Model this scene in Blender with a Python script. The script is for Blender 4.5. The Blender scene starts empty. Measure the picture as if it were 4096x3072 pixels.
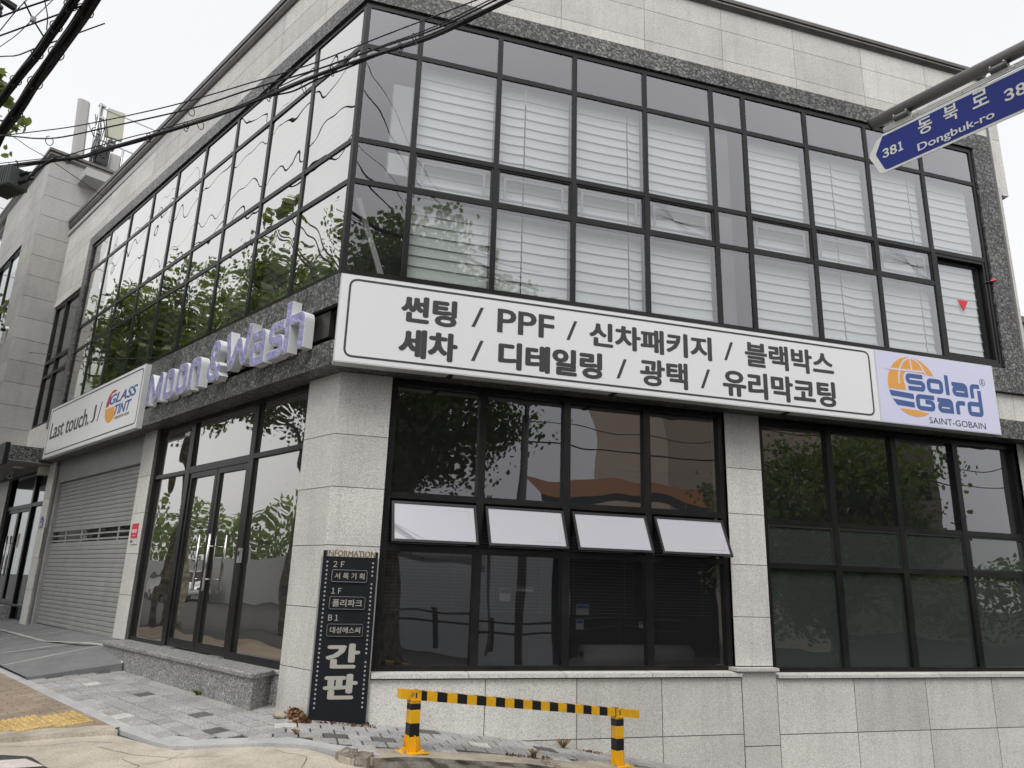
import bpy, bmesh, math, random
from mathutils import Vector as V, Matrix, noise
random.seed(7)
S = bpy.context.scene
COL = S.collection
# ---------------------------------------------------------------- camera
CAMP = V((-0.30264, -7.57733, 1.28728))
FW = V((0.27591953, 0.92456311, 0.26277646)); RT = V((0.95547117, -0.29358569, 0.02970336)); UP = V((-0.10461004, -0.2428796, 0.96439942))
FPX = 2946.976
cd = bpy.data.cameras.new('camera'); cam = bpy.data.objects.new('camera', cd); COL.objects.link(cam)
cd.sensor_fit = 'HORIZONTAL'; cd.sensor_width = 36.0; cd.lens = FPX / 4096 * 36; cd.clip_start = .05; cd.clip_end = 2000
mw = Matrix(((RT.x, UP.x, -FW.x, CAMP.x), (RT.y, UP.y, -FW.y, CAMP.y), (RT.z, UP.z, -FW.z, CAMP.z), (0, 0, 0, 1)))
cam.matrix_world = mw
S.camera = cam
S.view_settings.view_transform = 'Standard'; S.view_settings.look = 'None'; S.view_settings.gamma = 1; S.view_settings.use_curve_mapping = False
S.view_settings.exposure = 0.30
S.cycles.max_bounces = 10; S.cycles.transparent_max_bounces = 24; S.cycles.glossy_bounces = 5; S.cycles.use_denoising = True
S.cycles.caustics_reflective = False; S.cycles.sample_clamp_indirect = 4
# ---------------------------------------------------------------- sky and sun (overcast)
SUN_EL, SUN_AZ = math.radians(58), math.radians(205)     # azimuth clockwise from +Y: behind the camera, a little to its left
w = bpy.data.worlds.new('World'); S.world = w; w.use_nodes = True
nt = w.node_tree; nt.nodes.clear()
out = nt.nodes.new('ShaderNodeOutputWorld'); bg = nt.nodes.new('ShaderNodeBackground')
sky = nt.nodes.new('ShaderNodeTexSky'); sky.sky_type = 'NISHITA'; sky.sun_disc = False
sky.sun_elevation = SUN_EL; sky.sun_rotation = SUN_AZ; sky.dust_density = 6; sky.air_density = 1; sky.ozone_density = 1
hs = nt.nodes.new('ShaderNodeHueSaturation'); hs.inputs['Saturation'].default_value = .10
mx = nt.nodes.new('ShaderNodeMix'); mx.data_type = 'RGBA'; mx.inputs['Factor'].default_value = .55
mx.inputs['B'].default_value = (9.6, 9.65, 9.9, 1)      # flat cloud deck
nt.links.new(sky.outputs[0], hs.inputs['Color']); nt.links.new(hs.outputs[0], mx.inputs['A'])
nt.links.new(mx.outputs['Result'], bg.inputs[0]); bg.inputs[1].default_value = .12
nt.links.new(bg.outputs[0], out.inputs[0])
sl = bpy.data.lights.new('sun', 'SUN'); sl.energy = 1.3; sl.angle = math.radians(35); sl.color = (1, .975, .93)
so = bpy.data.objects.new('sun', sl); COL.objects.link(so)
sd = V((math.sin(SUN_AZ) * math.cos(SUN_EL), math.cos(SUN_AZ) * math.cos(SUN_EL), math.sin(SUN_EL)))
so.rotation_euler = sd.to_track_quat('Z', 'Y').to_euler()
# ---------------------------------------------------------------- helpers
class Fr:                                                  # a facade frame: a along it, z up, o outward
    def __init__(s, O, u, n): s.O, s.u, s.n = V(O), V(u), V(n)
    def P(s, a, z, o=0): return s.O + s.u * a + s.n * o + V((0, 0, z))
UL, NL = V((-0.47627244, 0.87929777, 0)), V((-0.87929777, -0.47627244, 0))
FR = Fr((0, 0, 0), (1, 0, 0), (0, -1, 0))
FL = Fr((0, 0, 0), UL, NL)
FT = Fr(UL * 12.4, -NL, -UL)                               # side of the stair tower, a = -o
TM = .5956                                                 # mitre at the 118 degree corner
ROOT = {}
def wloc(o):
    return ROOT.get(o.name, V((0, 0, 0))) if o else V((0, 0, 0))
def tag(o, label=None, cat=None, group=None, kind=None):
    if label: o['label'] = label
    if cat: o['category'] = cat
    if group: o['group'] = group
    if kind: o['kind'] = kind
    return o
def thing(name, label, cat, loc=(0, 0, 0), group=None):
    o = bpy.data.objects.new(name, None); COL.objects.link(o); o.location = loc; o.empty_display_size = .2
    ROOT[o.name] = V(loc)
    return tag(o, label, cat, group)
class MB:
    def __init__(s): s.v, s.f, s.m, s.sm = [], [], [], False
    def add(s, vs, fs, mi=0):
        b = len(s.v); s.v += [V(p) for p in vs]; s.f += [tuple(b + i for i in f) for f in fs]; s.m += [mi] * len(fs); return s
    def quad(s, a, b, c, d, mi=0): return s.add([a, b, c, d], [(0, 1, 2, 3)], mi)
    def hexa(s, p, mi=0): return s.add(p, [(0, 3, 2, 1), (4, 5, 6, 7), (0, 1, 5, 4), (1, 2, 6, 5), (2, 3, 7, 6), (3, 0, 4, 7)], mi)
    def box(s, F, a0, a1, z0, z1, o0, o1, mi=0, mitre=0):
        m0 = -TM * o0 if mitre else 0; m1 = -TM * o1 if mitre else 0
        b0, b1 = (a0 + m0, a0 + m1)
        return s.hexa([F.P(b0, z0, o0), F.P(a1, z0, o0), F.P(a1, z0, o1), F.P(b1, z0, o1), F.P(b0, z1, o0), F.P(a1, z1, o0), F.P(a1, z1, o1), F.P(b1, z1, o1)], mi)
    def wbox(s, c, sx, sy, sz, rz=0, mi=0):
        c = V(c); cs, sn = math.cos(rz), math.sin(rz); p = []
        for z in (-sz / 2, sz / 2):
            for x, y in ((-sx / 2, -sy / 2), (sx / 2, -sy / 2), (sx / 2, sy / 2), (-sx / 2, sy / 2)):
                p.append(c + V((x * cs - y * sn, x * sn + y * cs, z)))
        return s.hexa(p, mi)
    def tube(s, pts, r, n=6, mi=0, cap=True):
        pts = [V(p) for p in pts]; rs = r if isinstance(r, (list, tuple)) else [r] * len(pts); b = len(s.v); N = None
        for i, p in enumerate(pts):
            t = (pts[min(i + 1, len(pts) - 1)] - pts[max(i - 1, 0)]).normalized()
            if N is None:
                N = t.orthogonal().normalized()
            N = (N - t * N.dot(t)).normalized(); B = t.cross(N)
            for k in range(n):
                a = 2 * math.pi * k / n; s.v.append(p + (N * math.cos(a) + B * math.sin(a)) * rs[i])
        for i in range(len(pts) - 1):
            for k in range(n):
                s.f.append((b + i * n + k, b + i * n + (k + 1) % n, b + (i + 1) * n + (k + 1) % n, b + (i + 1) * n + k)); s.m.append(mi)
        if cap:
            s.f.append(tuple(b + k for k in reversed(range(n)))); e = b + (len(pts) - 1) * n; s.f.append(tuple(e + k for k in range(n))); s.m += [mi, mi]
        return s
    def prism(s, loop, up, mi=0, side=None):               # loop of 3d points extruded by a vector
        n = len(loop); up = V(up); L = [V(p) for p in loop]
        s.add(L + [p + up for p in L], [tuple(reversed(range(n))), tuple(range(n, 2 * n))], mi)
        b = len(s.v) - 2 * n
        for i in range(n):
            j = (i + 1) % n; s.f.append((b + i, b + j, b + n + j, b + n + i)); s.m.append(mi if side is None else side)
        return s
    def build(s, name, mats, parent=None, smooth=False, bevel=0):
        me = bpy.data.meshes.new(name); off = wloc(parent)
        me.from_pydata([tuple(p - off) for p in s.v], [], s.f)
        if not isinstance(mats, (list, tuple)): mats = [mats]
        for m in mats: me.materials.append(m)
        me.polygons.foreach_set('material_index', s.m)
        bm = bmesh.new(); bm.from_mesh(me); bmesh.ops.recalc_face_normals(bm, faces=bm.faces) if s.sm is False else None
        bm.to_mesh(me); bm.free()
        if smooth: me.polygons.foreach_set('use_smooth', [True] * len(me.polygons))
        o = bpy.data.objects.new(name, me); COL.objects.link(o)
        if parent: o.parent = parent; ROOT[o.name] = off
        if bevel:
            bv = o.modifiers.new('bevel', 'BEVEL'); bv.width = bevel; bv.segments = 2; bv.limit_method = 'ANGLE'
        return o
def struct(o): o['kind'] = 'structure'; return o
# ---------------------------------------------------------------- materials
def mat(name, col=(.5, .5, .5), rough=.6, metal=0, spec=.5, coat=0, emis=0):
    m = bpy.data.materials.new(name); m.use_nodes = True; b = m.node_tree.nodes['Principled BSDF']
    b.inputs['Base Color'].default_value = (*col, 1); b.inputs['Roughness'].default_value = rough; b.inputs['Metallic'].default_value = metal
    b.inputs['Specular IOR Level'].default_value = spec; b.inputs['Coat Weight'].default_value = coat
    if emis: b.inputs['Emission Color'].default_value = (*col, 1); b.inputs['Emission Strength'].default_value = emis
    return m
class N:                                                   # small node-graph helper
    def __init__(s, m): s.m = m; s.t = m.node_tree; s.b = s.t.nodes.get('Principled BSDF')
    def n(s, ty, **kw):
        x = s.t.nodes.new('ShaderNode' + ty)
        for k, v in kw.items():
            if k in x.inputs: x.inputs[k].default_value = v
            else: setattr(x, k, v)
        return x
    def l(s, a, b): s.t.links.new(a, b)
    def co(s): return s.n('NewGeometry').outputs['Position']
    def noise(s, scale, detail=2, rough=.5, co=None, vec=None):
        x = s.n('TexNoise', Scale=scale, Detail=detail, Roughness=rough); s.l(co if co is not None else s.co(), x.inputs['Vector']); return x.outputs['Fac']
    def ramp(s, fac, stops, interp='LINEAR'):
        r = s.n('ValToRGB'); r.color_ramp.interpolation = interp; e = r.color_ramp.elements
        while len(e) < len(stops): e.new(.5)
        for i, (p, c) in enumerate(stops): e[i].position = p; e[i].color = (*c, 1) if len(c) == 3 else c
        s.l(fac, r.inputs[0]); return r.outputs[0]
    def mix(s, fac, a, b, mode='MIX'):
        x = s.n('Mix', data_type='RGBA', blend_type=mode)
        for val, k in ((fac, 'Factor'), (a, 'A'), (b, 'B')):
            if isinstance(val, (int, float)): x.inputs[k].default_value = val
            elif isinstance(val, tuple): x.inputs[k].default_value = (*val, 1)
            else: s.l(val, x.inputs[k])
        return x.outputs['Result']
    def math(s, op, a, b=None):
        x = s.n('Math', operation=op)
        for i, v in enumerate((a, b)):
            if v is None: continue
            if isinstance(v, (int, float)): x.inputs[i].default_value = v
            else: s.l(v, x.inputs[i])
        return x.outputs[0]
    def bump(s, h, st=.3, dist=.01):
        x = s.n('Bump', Strength=st, Distance=dist); s.l(h, x.inputs['Height']); s.l(x.outputs[0], s.b.inputs['Normal']); return x.outputs[0]
    def base(s, c): s.l(c, s.b.inputs['Base Color'])
def g3(x): return (x, x, x)
def stone(name, lo, mid, hi, scale, rough=.75, island=.10, bump=.15, stain=.12):
    m = mat(name, rough=rough, spec=.3); q = N(m)
    v = q.n('TexVoronoi', Scale=scale); q.l(q.co(), v.inputs['Vector'])
    sep = q.n('SeparateColor'); q.l(v.outputs['Color'], sep.inputs[0])
    c = q.ramp(sep.outputs[0], [(0, lo), (.22, mid), (.62, mid), (.9, hi)])
    n2 = q.noise(scale * .45, 3, .6); c = q.mix(q.ramp(n2, [(.36, g3(.62)), (.5, g3(1))]), g3(0), c, 'MIX') if False else q.mix(.55, c, q.mix(1.0, c, q.ramp(n2, [(.33, g3(.55)), (.52, g3(1.12))]), 'MULTIPLY'))
    st = q.noise(.9, 4, .65); c = q.mix(1.0, c, q.ramp(st, [(.3, g3(1 - stain)), (.6, g3(1.0 + stain * .3))]), 'MULTIPLY')
    mp = q.n('Mapping'); mp.inputs['Scale'].default_value = (5, 5, .35); q.l(q.co(), mp.inputs['Vector'])
    dr = q.noise(1.3, 5, .7, co=mp.outputs[0]); c = q.mix(1.0, c, q.ramp(dr, [(.28, g3(1 - stain * 1.1)), (.5, g3(1))]), 'MULTIPLY')
    geo = q.n('NewGeometry'); c = q.mix(1.0, c, q.ramp(geo.outputs['Random Per Island'], [(0, g3(1 - island)), (1, g3(1 + island * .5))]), 'MULTIPLY')
    q.base(c); q.bump(n2, bump, .004); return m
M = {}
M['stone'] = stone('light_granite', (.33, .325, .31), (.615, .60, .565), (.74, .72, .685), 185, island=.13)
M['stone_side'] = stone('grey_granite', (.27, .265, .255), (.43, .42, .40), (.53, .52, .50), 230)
M['joint'] = mat('joint_sealant', (.17, .165, .16), .8)
M['granite'] = stone('dark_granite', (.018, .018, .019), (.085, .085, .085), (.27, .265, .255), 46, rough=.38, island=.12, bump=.05, stain=.3)
M['granite_step'] = stone('step_granite', (.07, .07, .07), (.22, .22, .22), (.46, .46, .45), 85, rough=.6, island=.06, bump=.1, stain=.2)
M['frame'] = mat('black_aluminium', (.022, .021, .022), .27, .0, .3)
q = N(M['frame']); q.base(q.ramp(q.noise(3, 5), [(.3, (.009, .009, .0095)), (.7, (.019, .0185, .0185))]))
M['frame_in'] = mat('dark_gasket', (.010, .010, .011), .6)
M['cornice'] = mat('bronze_grey_capping', (.17, .16, .15), .42, .55)
q = N(M['cornice']); q.base(q.ramp(q.noise(2.2, 5, .7), [(.3, (.12, .115, .105)), (.7, (.2, .19, .18))]))
M['steel'] = mat('stainless_steel', (.62, .61, .6), .22, 1)
M['galv'] = mat('galvanised_steel', (.52, .53, .54), .38, .85)
M['grey_panel'] = mat('grey_painted_panel', (.30, .315, .315), .5)
q = N(M['grey_panel']); q.base(q.ramp(q.noise(1.4, 6, .7), [(.3, (.25, .262, .262)), (.7, (.335, .35, .35))]))
M['shutter'] = mat('grey_shutter', (.335, .335, .325), .5, .15)
q = N(M['shutter']); q.base(q.ramp(q.noise(2.5, 6, .7), [(.3, (.285, .285, .275)), (.7, (.365, .365, .355))]))
M['interior'] = mat('interior_wall', (.10, .10, .105), .9)
M['sash_grey'] = mat('lavender_grey_sash', (.27, .26, .30), .6)
M['interior_up'] = mat('upper_interior', (.17, .165, .185), .9)
M['white_wall'] = mat('white_interior', (.85, .88, .88), .8)
M['concrete_grey'] = mat('grey_concrete', (.42, .42, .41), .85)
M['soffit'] = mat('grey_soffit', (.26, .265, .265), .7)
def glass(name, r0, pw, tint, refl=(1, 1, 1), wav=.012, film=None):
    m = bpy.data.materials.new(name); m.use_nodes = True; t = m.node_tree; t.nodes.clear(); q = N(m)
    o = q.n('OutputMaterial'); g = q.n('BsdfGlossy', Roughness=0.0); g.inputs['Color'].default_value = (*refl, 1)
    tr = q.n('BsdfTransparent'); tr.inputs['Color'].default_value = (*tint, 1)
    lw = q.n('LayerWeight', Blend=.5); fac = q.math('ADD', q.math('MULTIPLY', q.math('POWER', lw.outputs['Facing'], pw), 1 - r0), r0)
    h = q.noise(1.15, 1.0, .4); bp = q.n('Bump', Strength=1.0, Distance=wav); q.l(h, bp.inputs['Height']); q.l(bp.outputs[0], g.inputs['Normal'])
    back = tr.outputs[0]
    if film:
        d = q.n('BsdfDiffuse'); d.inputs['Color'].default_value = (*film[:3], 1); ms = q.n('MixShader'); ms.inputs[0].default_value = film[3]
        q.l(tr.outputs[0], ms.inputs[1]); q.l(d.outputs[0], ms.inputs[2]); back = ms.outputs[0]
    mx = q.n('MixShader'); q.l(fac, mx.inputs[0]); q.l(back, mx.inputs[1]); q.l(g.outputs[0], mx.inputs[2]); q.l(mx.outputs[0], o.inputs[0])
    return m
M['glass_up'] = glass('tinted_glass', .145, 1.75, (.93, .93, .935), (.96, .955, 1.0), .009)
M['glass_left'] = glass('mirror_tinted_glass', .24, 1.15, (.5, .5, .5), (1.0, .99, .96), .015)
M['glass_low'] = glass('dark_glass', .14, 2.2, (.42, .42, .43), (.95, .95, 1.0), .007, film=(.25, .25, .25, .045))
M['glass_door'] = glass('door_glass', .20, 1.7, (.5, .5, .49), (1, .985, .94), .012, film=(.30, .30, .28, .13))
M['glass_slot'] = glass('slot_glass', .03, 7.0, (.3, .3, .3), (1, 1, 1), .004)
M['glass_film'] = glass('filmed_glass', .10, 2.4, (.3, .32, .31), (.9, .92, .9), .010, film=(.055, .066, .063, .6))
M['glass_frost'] = glass('frosted_glass', .16, 2.6, (.5, .5, .5), (.97, .96, 1), .008, film=(.56, .55, .61, .6))
M['glass_ent'] = glass('entrance_glass', .05, 13.0, (.45, .47, .46), (1, 1, 1), .004)
M['glass_grey'] = glass('grey_wall_glass', .09, 3.0, (.35, .37, .36), (.95, .97, .96), .003)
M['blind'] = mat('white_blind_fabric', (.59, .66, .63), .9); N(M['blind'])
def sheet(name, col, rough=.35, coat=.3): return mat(name, col, rough, 0, .5, coat)
M['white'] = sheet('white_sign_face', (.80, .80, .815), .45, .1)
M['lilac'] = sheet('pale_lilac_sign_face', (.66, .66, .84), .45, .1)
M['charcoal'] = mat('charcoal_lettering', (.045, .043, .045), .5)
M['blue'] = mat('logo_blue', (.055, .11, .30), .5)
M['orange'] = mat('logo_orange', (.76, .36, .075), .5)
M['red'] = mat('logo_red', (.50, .035, .045), .5)
M['alu'] = mat('white_aluminium', (.66, .68, .68), .4, .2)
M['letter_face'] = mat('lilac_vinyl', (.36, .35, .60), .12, 0, .5, .5)
q = N(M['letter_face']); h = q.noise(7, 4, .62); q.bump(q.ramp(h, [(.38, g3(0)), (.62, g3(1))]), .8, .02)
M['letter_side'] = mat('white_letter_return', (.74, .76, .76), .4)
M['bbox'] = mat('dark_box', (.03, .028, .027), .35)
M['board'] = mat('directory_board', (.009, .011, .0145), .5, 0, .25)
M['board_text'] = mat('warm_grey_lettering', (.40, .38, .345), .55)
M['brass'] = mat('brass_letter', (.34, .27, .12), .35, .8)
M['bulb'] = mat('clear_bulb', (.36, .36, .36), .25)
M['yellow'] = mat('yellow_paint', (.80, .43, .012), .38, 0, .5, .15)
q = N(M['yellow']); q.base(q.ramp(q.noise(9, 5, .7), [(.30, (.36, .19, .03)), (.37, (.70, .37, .015)), (.6, (.80, .43, .012)), (1, (.84, .47, .015))]))
M['black'] = mat('black_band', (.012, .012, .013), .4)
M['signblue'] = mat('street_sign_blue', (.018, .032, .24), .45, 0, .25, 0)
M['signwhite'] = mat('reflective_white', (.78, .78, .75), .4)
M['pole'] = mat('grey_pole', (.22, .215, .21), .42, .4)
M['cable'] = mat('black_cable', (.012, .012, .014), .5)
M['cable_b'] = mat('brownish_cable', (.022, .018, .017), .55)
M['ant_grey'] = mat('antenna_grey', (.42, .41, .40), .5)
M['ant_cream'] = mat('antenna_cream', (.50, .50, .40), .5)
M['closure'] = mat('closure_grey', (.10, .105, .105), .5)
M['redp'] = mat('red_plate', (.62, .02, .035), .4)
M['tri'] = mat('red_triangle', (.72, .03, .04), .5)
M['bark'] = mat('plane_bark', (.2, .18, .14), .9)
q = N(M['bark']); q.base(q.ramp(q.noise(7, 3, .6), [(.36, (.09, .075, .055)), (.5, (.22, .19, .13)), (.64, (.36, .33, .24))])); q.bump(q.noise(14, 4), .4, .02)
M['leaf'] = mat('plane_leaf', (.075, .12, .025), .5)
q = N(M['leaf']); geo = q.n('NewGeometry'); q.base(q.ramp(geo.outputs['Random Per Island'], [(0, (.05, .075, .028)), (.5, (.095, .13, .046)), (1, (.19, .215, .075))]))
q.b.inputs['Subsurface Weight'].default_value = 0
tl = q.n('BsdfTranslucent'); tl.inputs['Color'].default_value = (.22, .30, .06, 1); ms = q.n('MixShader'); ms.inputs[0].default_value = .38
om = q.t.nodes['Material Output']; q.l(q.b.outputs[0], ms.inputs[1]); q.l(tl.outputs[0], ms.inputs[2]); q.l(ms.outputs[0], om.inputs[0])
M['dryleaf'] = mat('dry_leaf', (.13, .06, .025), .8)
q = N(M['dryleaf']); geo = q.n('NewGeometry'); q.base(q.ramp(geo.outputs['Random Per Island'], [(0, (.045, .02, .01)), (.6, (.15, .07, .03)), (1, (.30, .17, .08))]))
M['rock'] = mat('pale_rock', (.34, .30, .24), .9); q = N(M['rock']); q.bump(q.noise(40, 5), .6, .01)
def paverm(name, c, var=.13):
    m = mat(name, c, .9, 0, .2); q = N(m); geo = q.n('NewGeometry')
    n1 = q.noise(105, 2, .75); n2 = q.noise(2.2, 4, .6)
    k = q.mix(1.0, tuple(c), q.ramp(geo.outputs['Random Per Island'], [(0, g3(1 - var)), (1, g3(1 + var))]), 'MULTIPLY')
    k = q.mix(1.0, k, q.ramp(n1, [(.33, g3(.42)), (.66, g3(1.5))]), 'MULTIPLY'); k = q.mix(1.0, k, q.ramp(n2, [(.3, (.78, .75, .70)), (.6, g3(1.04))]), 'MULTIPLY')
    q.base(k); q.bump(n1, .5, .004); return m
M['paver'] = paverm('grey_paver', (.345, .34, .335)); M['paver_d'] = paverm('dark_paver', (.125, .125, .127)); M['paver_w'] = paverm('white_paver', (.52, .505, .475))
M['paver_joint'] = mat('sandy_joint', (.04, .037, .033), .95)
M['kerb'] = mat('kerb_granite', (.42, .42, .42), .8, 0, .2)
q = N(M['kerb']); q.base(q.mix(1.0, q.ramp(q.noise(2.5, 5, .65), [(.3, (.33, .335, .34)), (.65, (.47, .47, .465))]), q.ramp(q.noise(120, 2, .7), [(.3, g3(.8)), (.7, g3(1.15))]), 'MULTIPLY'))
def cracked(name, c, c2, crack=.0):
    m = mat(name, c, .95, 0, .15); q = N(m); n1 = q.noise(3.0, 6, .65); n2 = q.noise(90, 3, .7); n3 = q.noise(.7, 3, .5)
    k = q.ramp(n1, [(.28, c2), (.62, c)]); k = q.mix(1.0, k, q.ramp(n2, [(.3, g3(.68)), (.68, g3(1.22))]), 'MULTIPLY')
    k = q.mix(1.0, k, q.ramp(n3, [(.3, g3(.85)), (.7, g3(1.06))]), 'MULTIPLY')
    if crack:
        nz = q.n('TexNoise', Scale=1.7, Detail=5.0); q.l(q.co(), nz.inputs['Vector'])
        mxv = q.n('Mix', data_type='VECTOR'); mxv.inputs['Factor'].default_value = .55; q.l(q.co(), mxv.inputs['A']); q.l(nz.outputs['Color'], mxv.inputs['B'])
        vo = q.n('TexVoronoi', feature='DISTANCE_TO_EDGE', Scale=crack); q.l(mxv.outputs['Result'], vo.inputs['Vector'])
        k = q.mix(1.0, k, q.ramp(vo.outputs['Distance'], [(0, g3(.35)), (.012, g3(1))]), 'MULTIPLY')
    q.base(k); q.bump(n2, .6, .006); return m
M['concrete'] = cracked('worn_concrete', (.52, .47, .385), (.36, .325, .27), .0)
M['kerbconc'] = cracked('old_kerb_concrete', (.45, .405, .33), (.24, .215, .18), 1.4)
M['kerbface'] = cracked('stained_kerb_face', (.30, .27, .225), (.13, .115, .10))
M['ramp'] = cracked('steel_grey_ramp', (.215, .22, .22), (.165, .17, .175))
M['asphalt'] = cracked('asphalt', (.075, .074, .073), (.05, .05, .05))
M['paint'] = cracked('worn_white_paint', (.66, .62, .58), (.5, .46, .42))
M['chalk'] = cracked('pale_mortar_line', (.50, .49, .46), (.36, .35, .33))
M['tactile'] = paverm('yellow_tactile', (.50, .36, .16), .14)
M['iron'] = mat('manhole_iron', (.09, .075, .068), .55, .5)
m = mat('brown_block_paving', (.3, .24, .18), .95, 0, .2); q = N(m)
mp = q.n('Mapping'); mp.inputs['Rotation'].default_value = (0, 0, math.radians(-28.4)); q.l(q.co(), mp.inputs['Vector'])
br = q.n('TexBrick', Scale=1.0); q.l(mp.outputs[0], br.inputs['Vector']); br.offset = .5
br.inputs['Brick Width'].default_value = .22; br.inputs['Row Height'].default_value = .11; br.inputs['Mortar Size'].default_value = .004
br.inputs['Color1'].default_value = (.27, .215, .16, 1); br.inputs['Color2'].default_value = (.33, .27, .205, 1); br.inputs['Mortar'].default_value = (.14, .11, .085, 1)
k = q.mix(1.0, br.outputs['Color'], q.ramp(q.noise(60, 3, .7), [(.3, g3(.75)), (.7, g3(1.15))]), 'MULTIPLY'); k = q.mix(1.0, k, q.ramp(q.noise(1.6, 4), [(.3, g3(.8)), (.65, g3(1.1))]), 'MULTIPLY')
q.base(k); q.bump(br.outputs['Fac'], -.4, .005); M['brown'] = m

# ---------------------------------------------------------------- ground heights
def sm(a, b, k=.02):
    m_ = min(a, b); return m_ - k * math.log(math.exp(-(a - m_) / k) + math.exp(-(b - m_) / k))
def SO(x, y): return x * UL.x + y * UL.y, x * NL.x + y * NL.y
def XY(s, o): p = UL * s + NL * o; return p.x, p.y
def zg(x, y):
    s, o = SO(x, y); s = max(-8, min(s, 40)); o = max(-1.5, min(o, 2.2))
    zl = .05 + .008 * s - .085 * (o - .13)
    xc = max(-3, min(x, 8.5)); zr = .02 - .02 * xc if xc <= 0 else .02 - .085 * xc - .013 * xc * xc
    return sm(zl, zr)
def gp(x, y, dz=0): return V((x, y, zg(x, y) + dz))
def smooth(a, b, t): t = max(0, min(1, (t - a) / (b - a))); return t * t * (3 - 2 * t)
def zroad(x, y):                                           # the road lies a kerb lower on the right-hand street
    return zg(x, y) - .03 - .17 * smooth(.1, .9, x) * smooth(-.2, -.9, y)
xs = sorted(set([-220, -120, -60, -35, -25, -18, -14, -11] + [-9 + .3 * i for i in range(71)] + [14, 18, 25, 40, 70, 140, 220]))
ys = sorted(set([-220, -120, -70, -45, -32, -26, -22, -18] + [-15 + .3 * i for i in range(66)] + [6, 9, 14, 20, 30, 50, 100, 220]))
b = MB()
for yy in ys:
    for xx in xs: b.v.append(V((xx, yy, zroad(xx, yy))))
nx = len(xs)
for j in range(len(ys) - 1):
    for i in range(nx - 1): b.f.append((j * nx + i, j * nx + i + 1, (j + 1) * nx + i + 1, (j + 1) * nx + i)); b.m.append(0)
struct(b.build('road', M['asphalt'], smooth=True))
def resample(pl, n):
    pl = [V((p[0], p[1], 0)) for p in pl]; L = [0]
    for a, c in zip(pl, pl[1:]): L.append(L[-1] + (c - a).length)
    r = []
    for i in range(n + 1):
        d = L[-1] * i / n; k = 0
        while k < len(L) - 2 and L[k + 1] < d: k += 1
        t = (d - L[k]) / max(1e-9, L[k + 1] - L[k]); r.append(pl[k].lerp(pl[k + 1], t))
    return r
def band(A, B, n, k, zf, mb=None, mi=0):                    # strip between two polylines, k rows across
    mb = mb or MB(); A, B = resample(A, n), resample(B, n); b0 = len(mb.v)
    for i in range(n + 1):
        for j in range(k + 1):
            p = A[i].lerp(B[i], j / k); mb.v.append(V((p.x, p.y, zf(p.x, p.y))))
    for i in range(n):
        for j in range(k):
            a = b0 + i * (k + 1) + j; mb.f.append((a, a + 1, a + k + 2, a + k + 1)); mb.m.append(mi)
    return mb
# strip of smooth kerb granite round the corner
so_ = lambda L: [XY(*p) for p in L]
k_out = so_([(12.5, 1.25), (9, 1.25), (5.4, 1.24), (2.8, 1.26), (1.37, 1.28), (.84, 1.26), (.09, 1.21)]) + [(-.94, -.68), (-.6, -.76), (-.22, -.84), (.05, -.98), (.34, -1.24), (.62, -1.24)]
k_in = so_([(12.5, 1.13), (9, 1.13), (5.4, 1.13), (3.3, 1.13), (1.72, 1.13), (.9, 1.10), (.32, 1.07)]) + [(-.71, -.53), (-.42, -.60), (-.16, -.64), (.02, -.74), (.22, -.92), (.55, -1.02)]
b = band(k_in, k_out, 90, 2, lambda x, y: zg(x, y) + .006)
for i in range(90):
    a, c = b.v[i * 3 + 2], b.v[(i + 1) * 3 + 2]; b.quad(a, c, c - V((0, 0, .12)), a - V((0, 0, .12)))
struct(b.build('kerb', M['kerb']))
# concrete kerb band along the right-hand street, with a worn, dark face
r_in = [(.45, -1.03), (.75, -.93), (1.1, -.84), (1.9, -.70), (2.4, -.60), (3.0, -.40), (4.0, -.27), (5.2, -.2), (9, -.18)]
r_out = [(.40, -1.40), (.72, -1.27), (1.04, -1.17), (1.87, -1.03), (2.28, -.96), (3.2, -.80), (4.2, -.66), (5.4, -.56), (9, -.5)]
b = band(r_in, r_out, 120, 3, lambda x, y: zg(x, y) + .004 + .012 * noise.noise(V((x * 3, y * 3, 0))))
nb = 4
for i in range(120):
    a, c = b.v[i * nb + 3], b.v[(i + 1) * nb + 3]
    def dn(p, t):
        r = noise.noise(V((p.x * 6, p.y * 6, t * 9))) * .035 + noise.noise(V((p.x * 23, p.y * 23, t * 17))) * .022 - (.03 if (p.x * 1.8) % 1 < .045 else 0); return V((p.x + r * .3, p.y - .02 * t + r, p.z - .22 * t))
    for t0, t1 in ((0, .15), (.15, .4), (.4, .7), (.7, 1)): b.quad(dn(a, t0) if t0 else a, dn(c, t0) if t0 else c, dn(c, t1), dn(a, t1), 1)
# broken end of the kerb
for k in range(26):
    x = .30 + random.random() * .22; y = -1.36 + random.random() * .12; r = .03 + random.random() * .05
    p = [V((x + r * math.cos(t + random.random()), y + r * math.sin(t), zg(x, y) - .08 + random.random() * .05)) for t in (0, 1.2, 2.4, 3.6, 4.9)]
    b.prism(p, (random.uniform(-.01, .01), random.uniform(-.01, .01), .06 + random.random() * .02), random.choice((0, 1)))
struct(b.build('kerb', [M['kerbconc'], M['kerbface']]))
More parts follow.
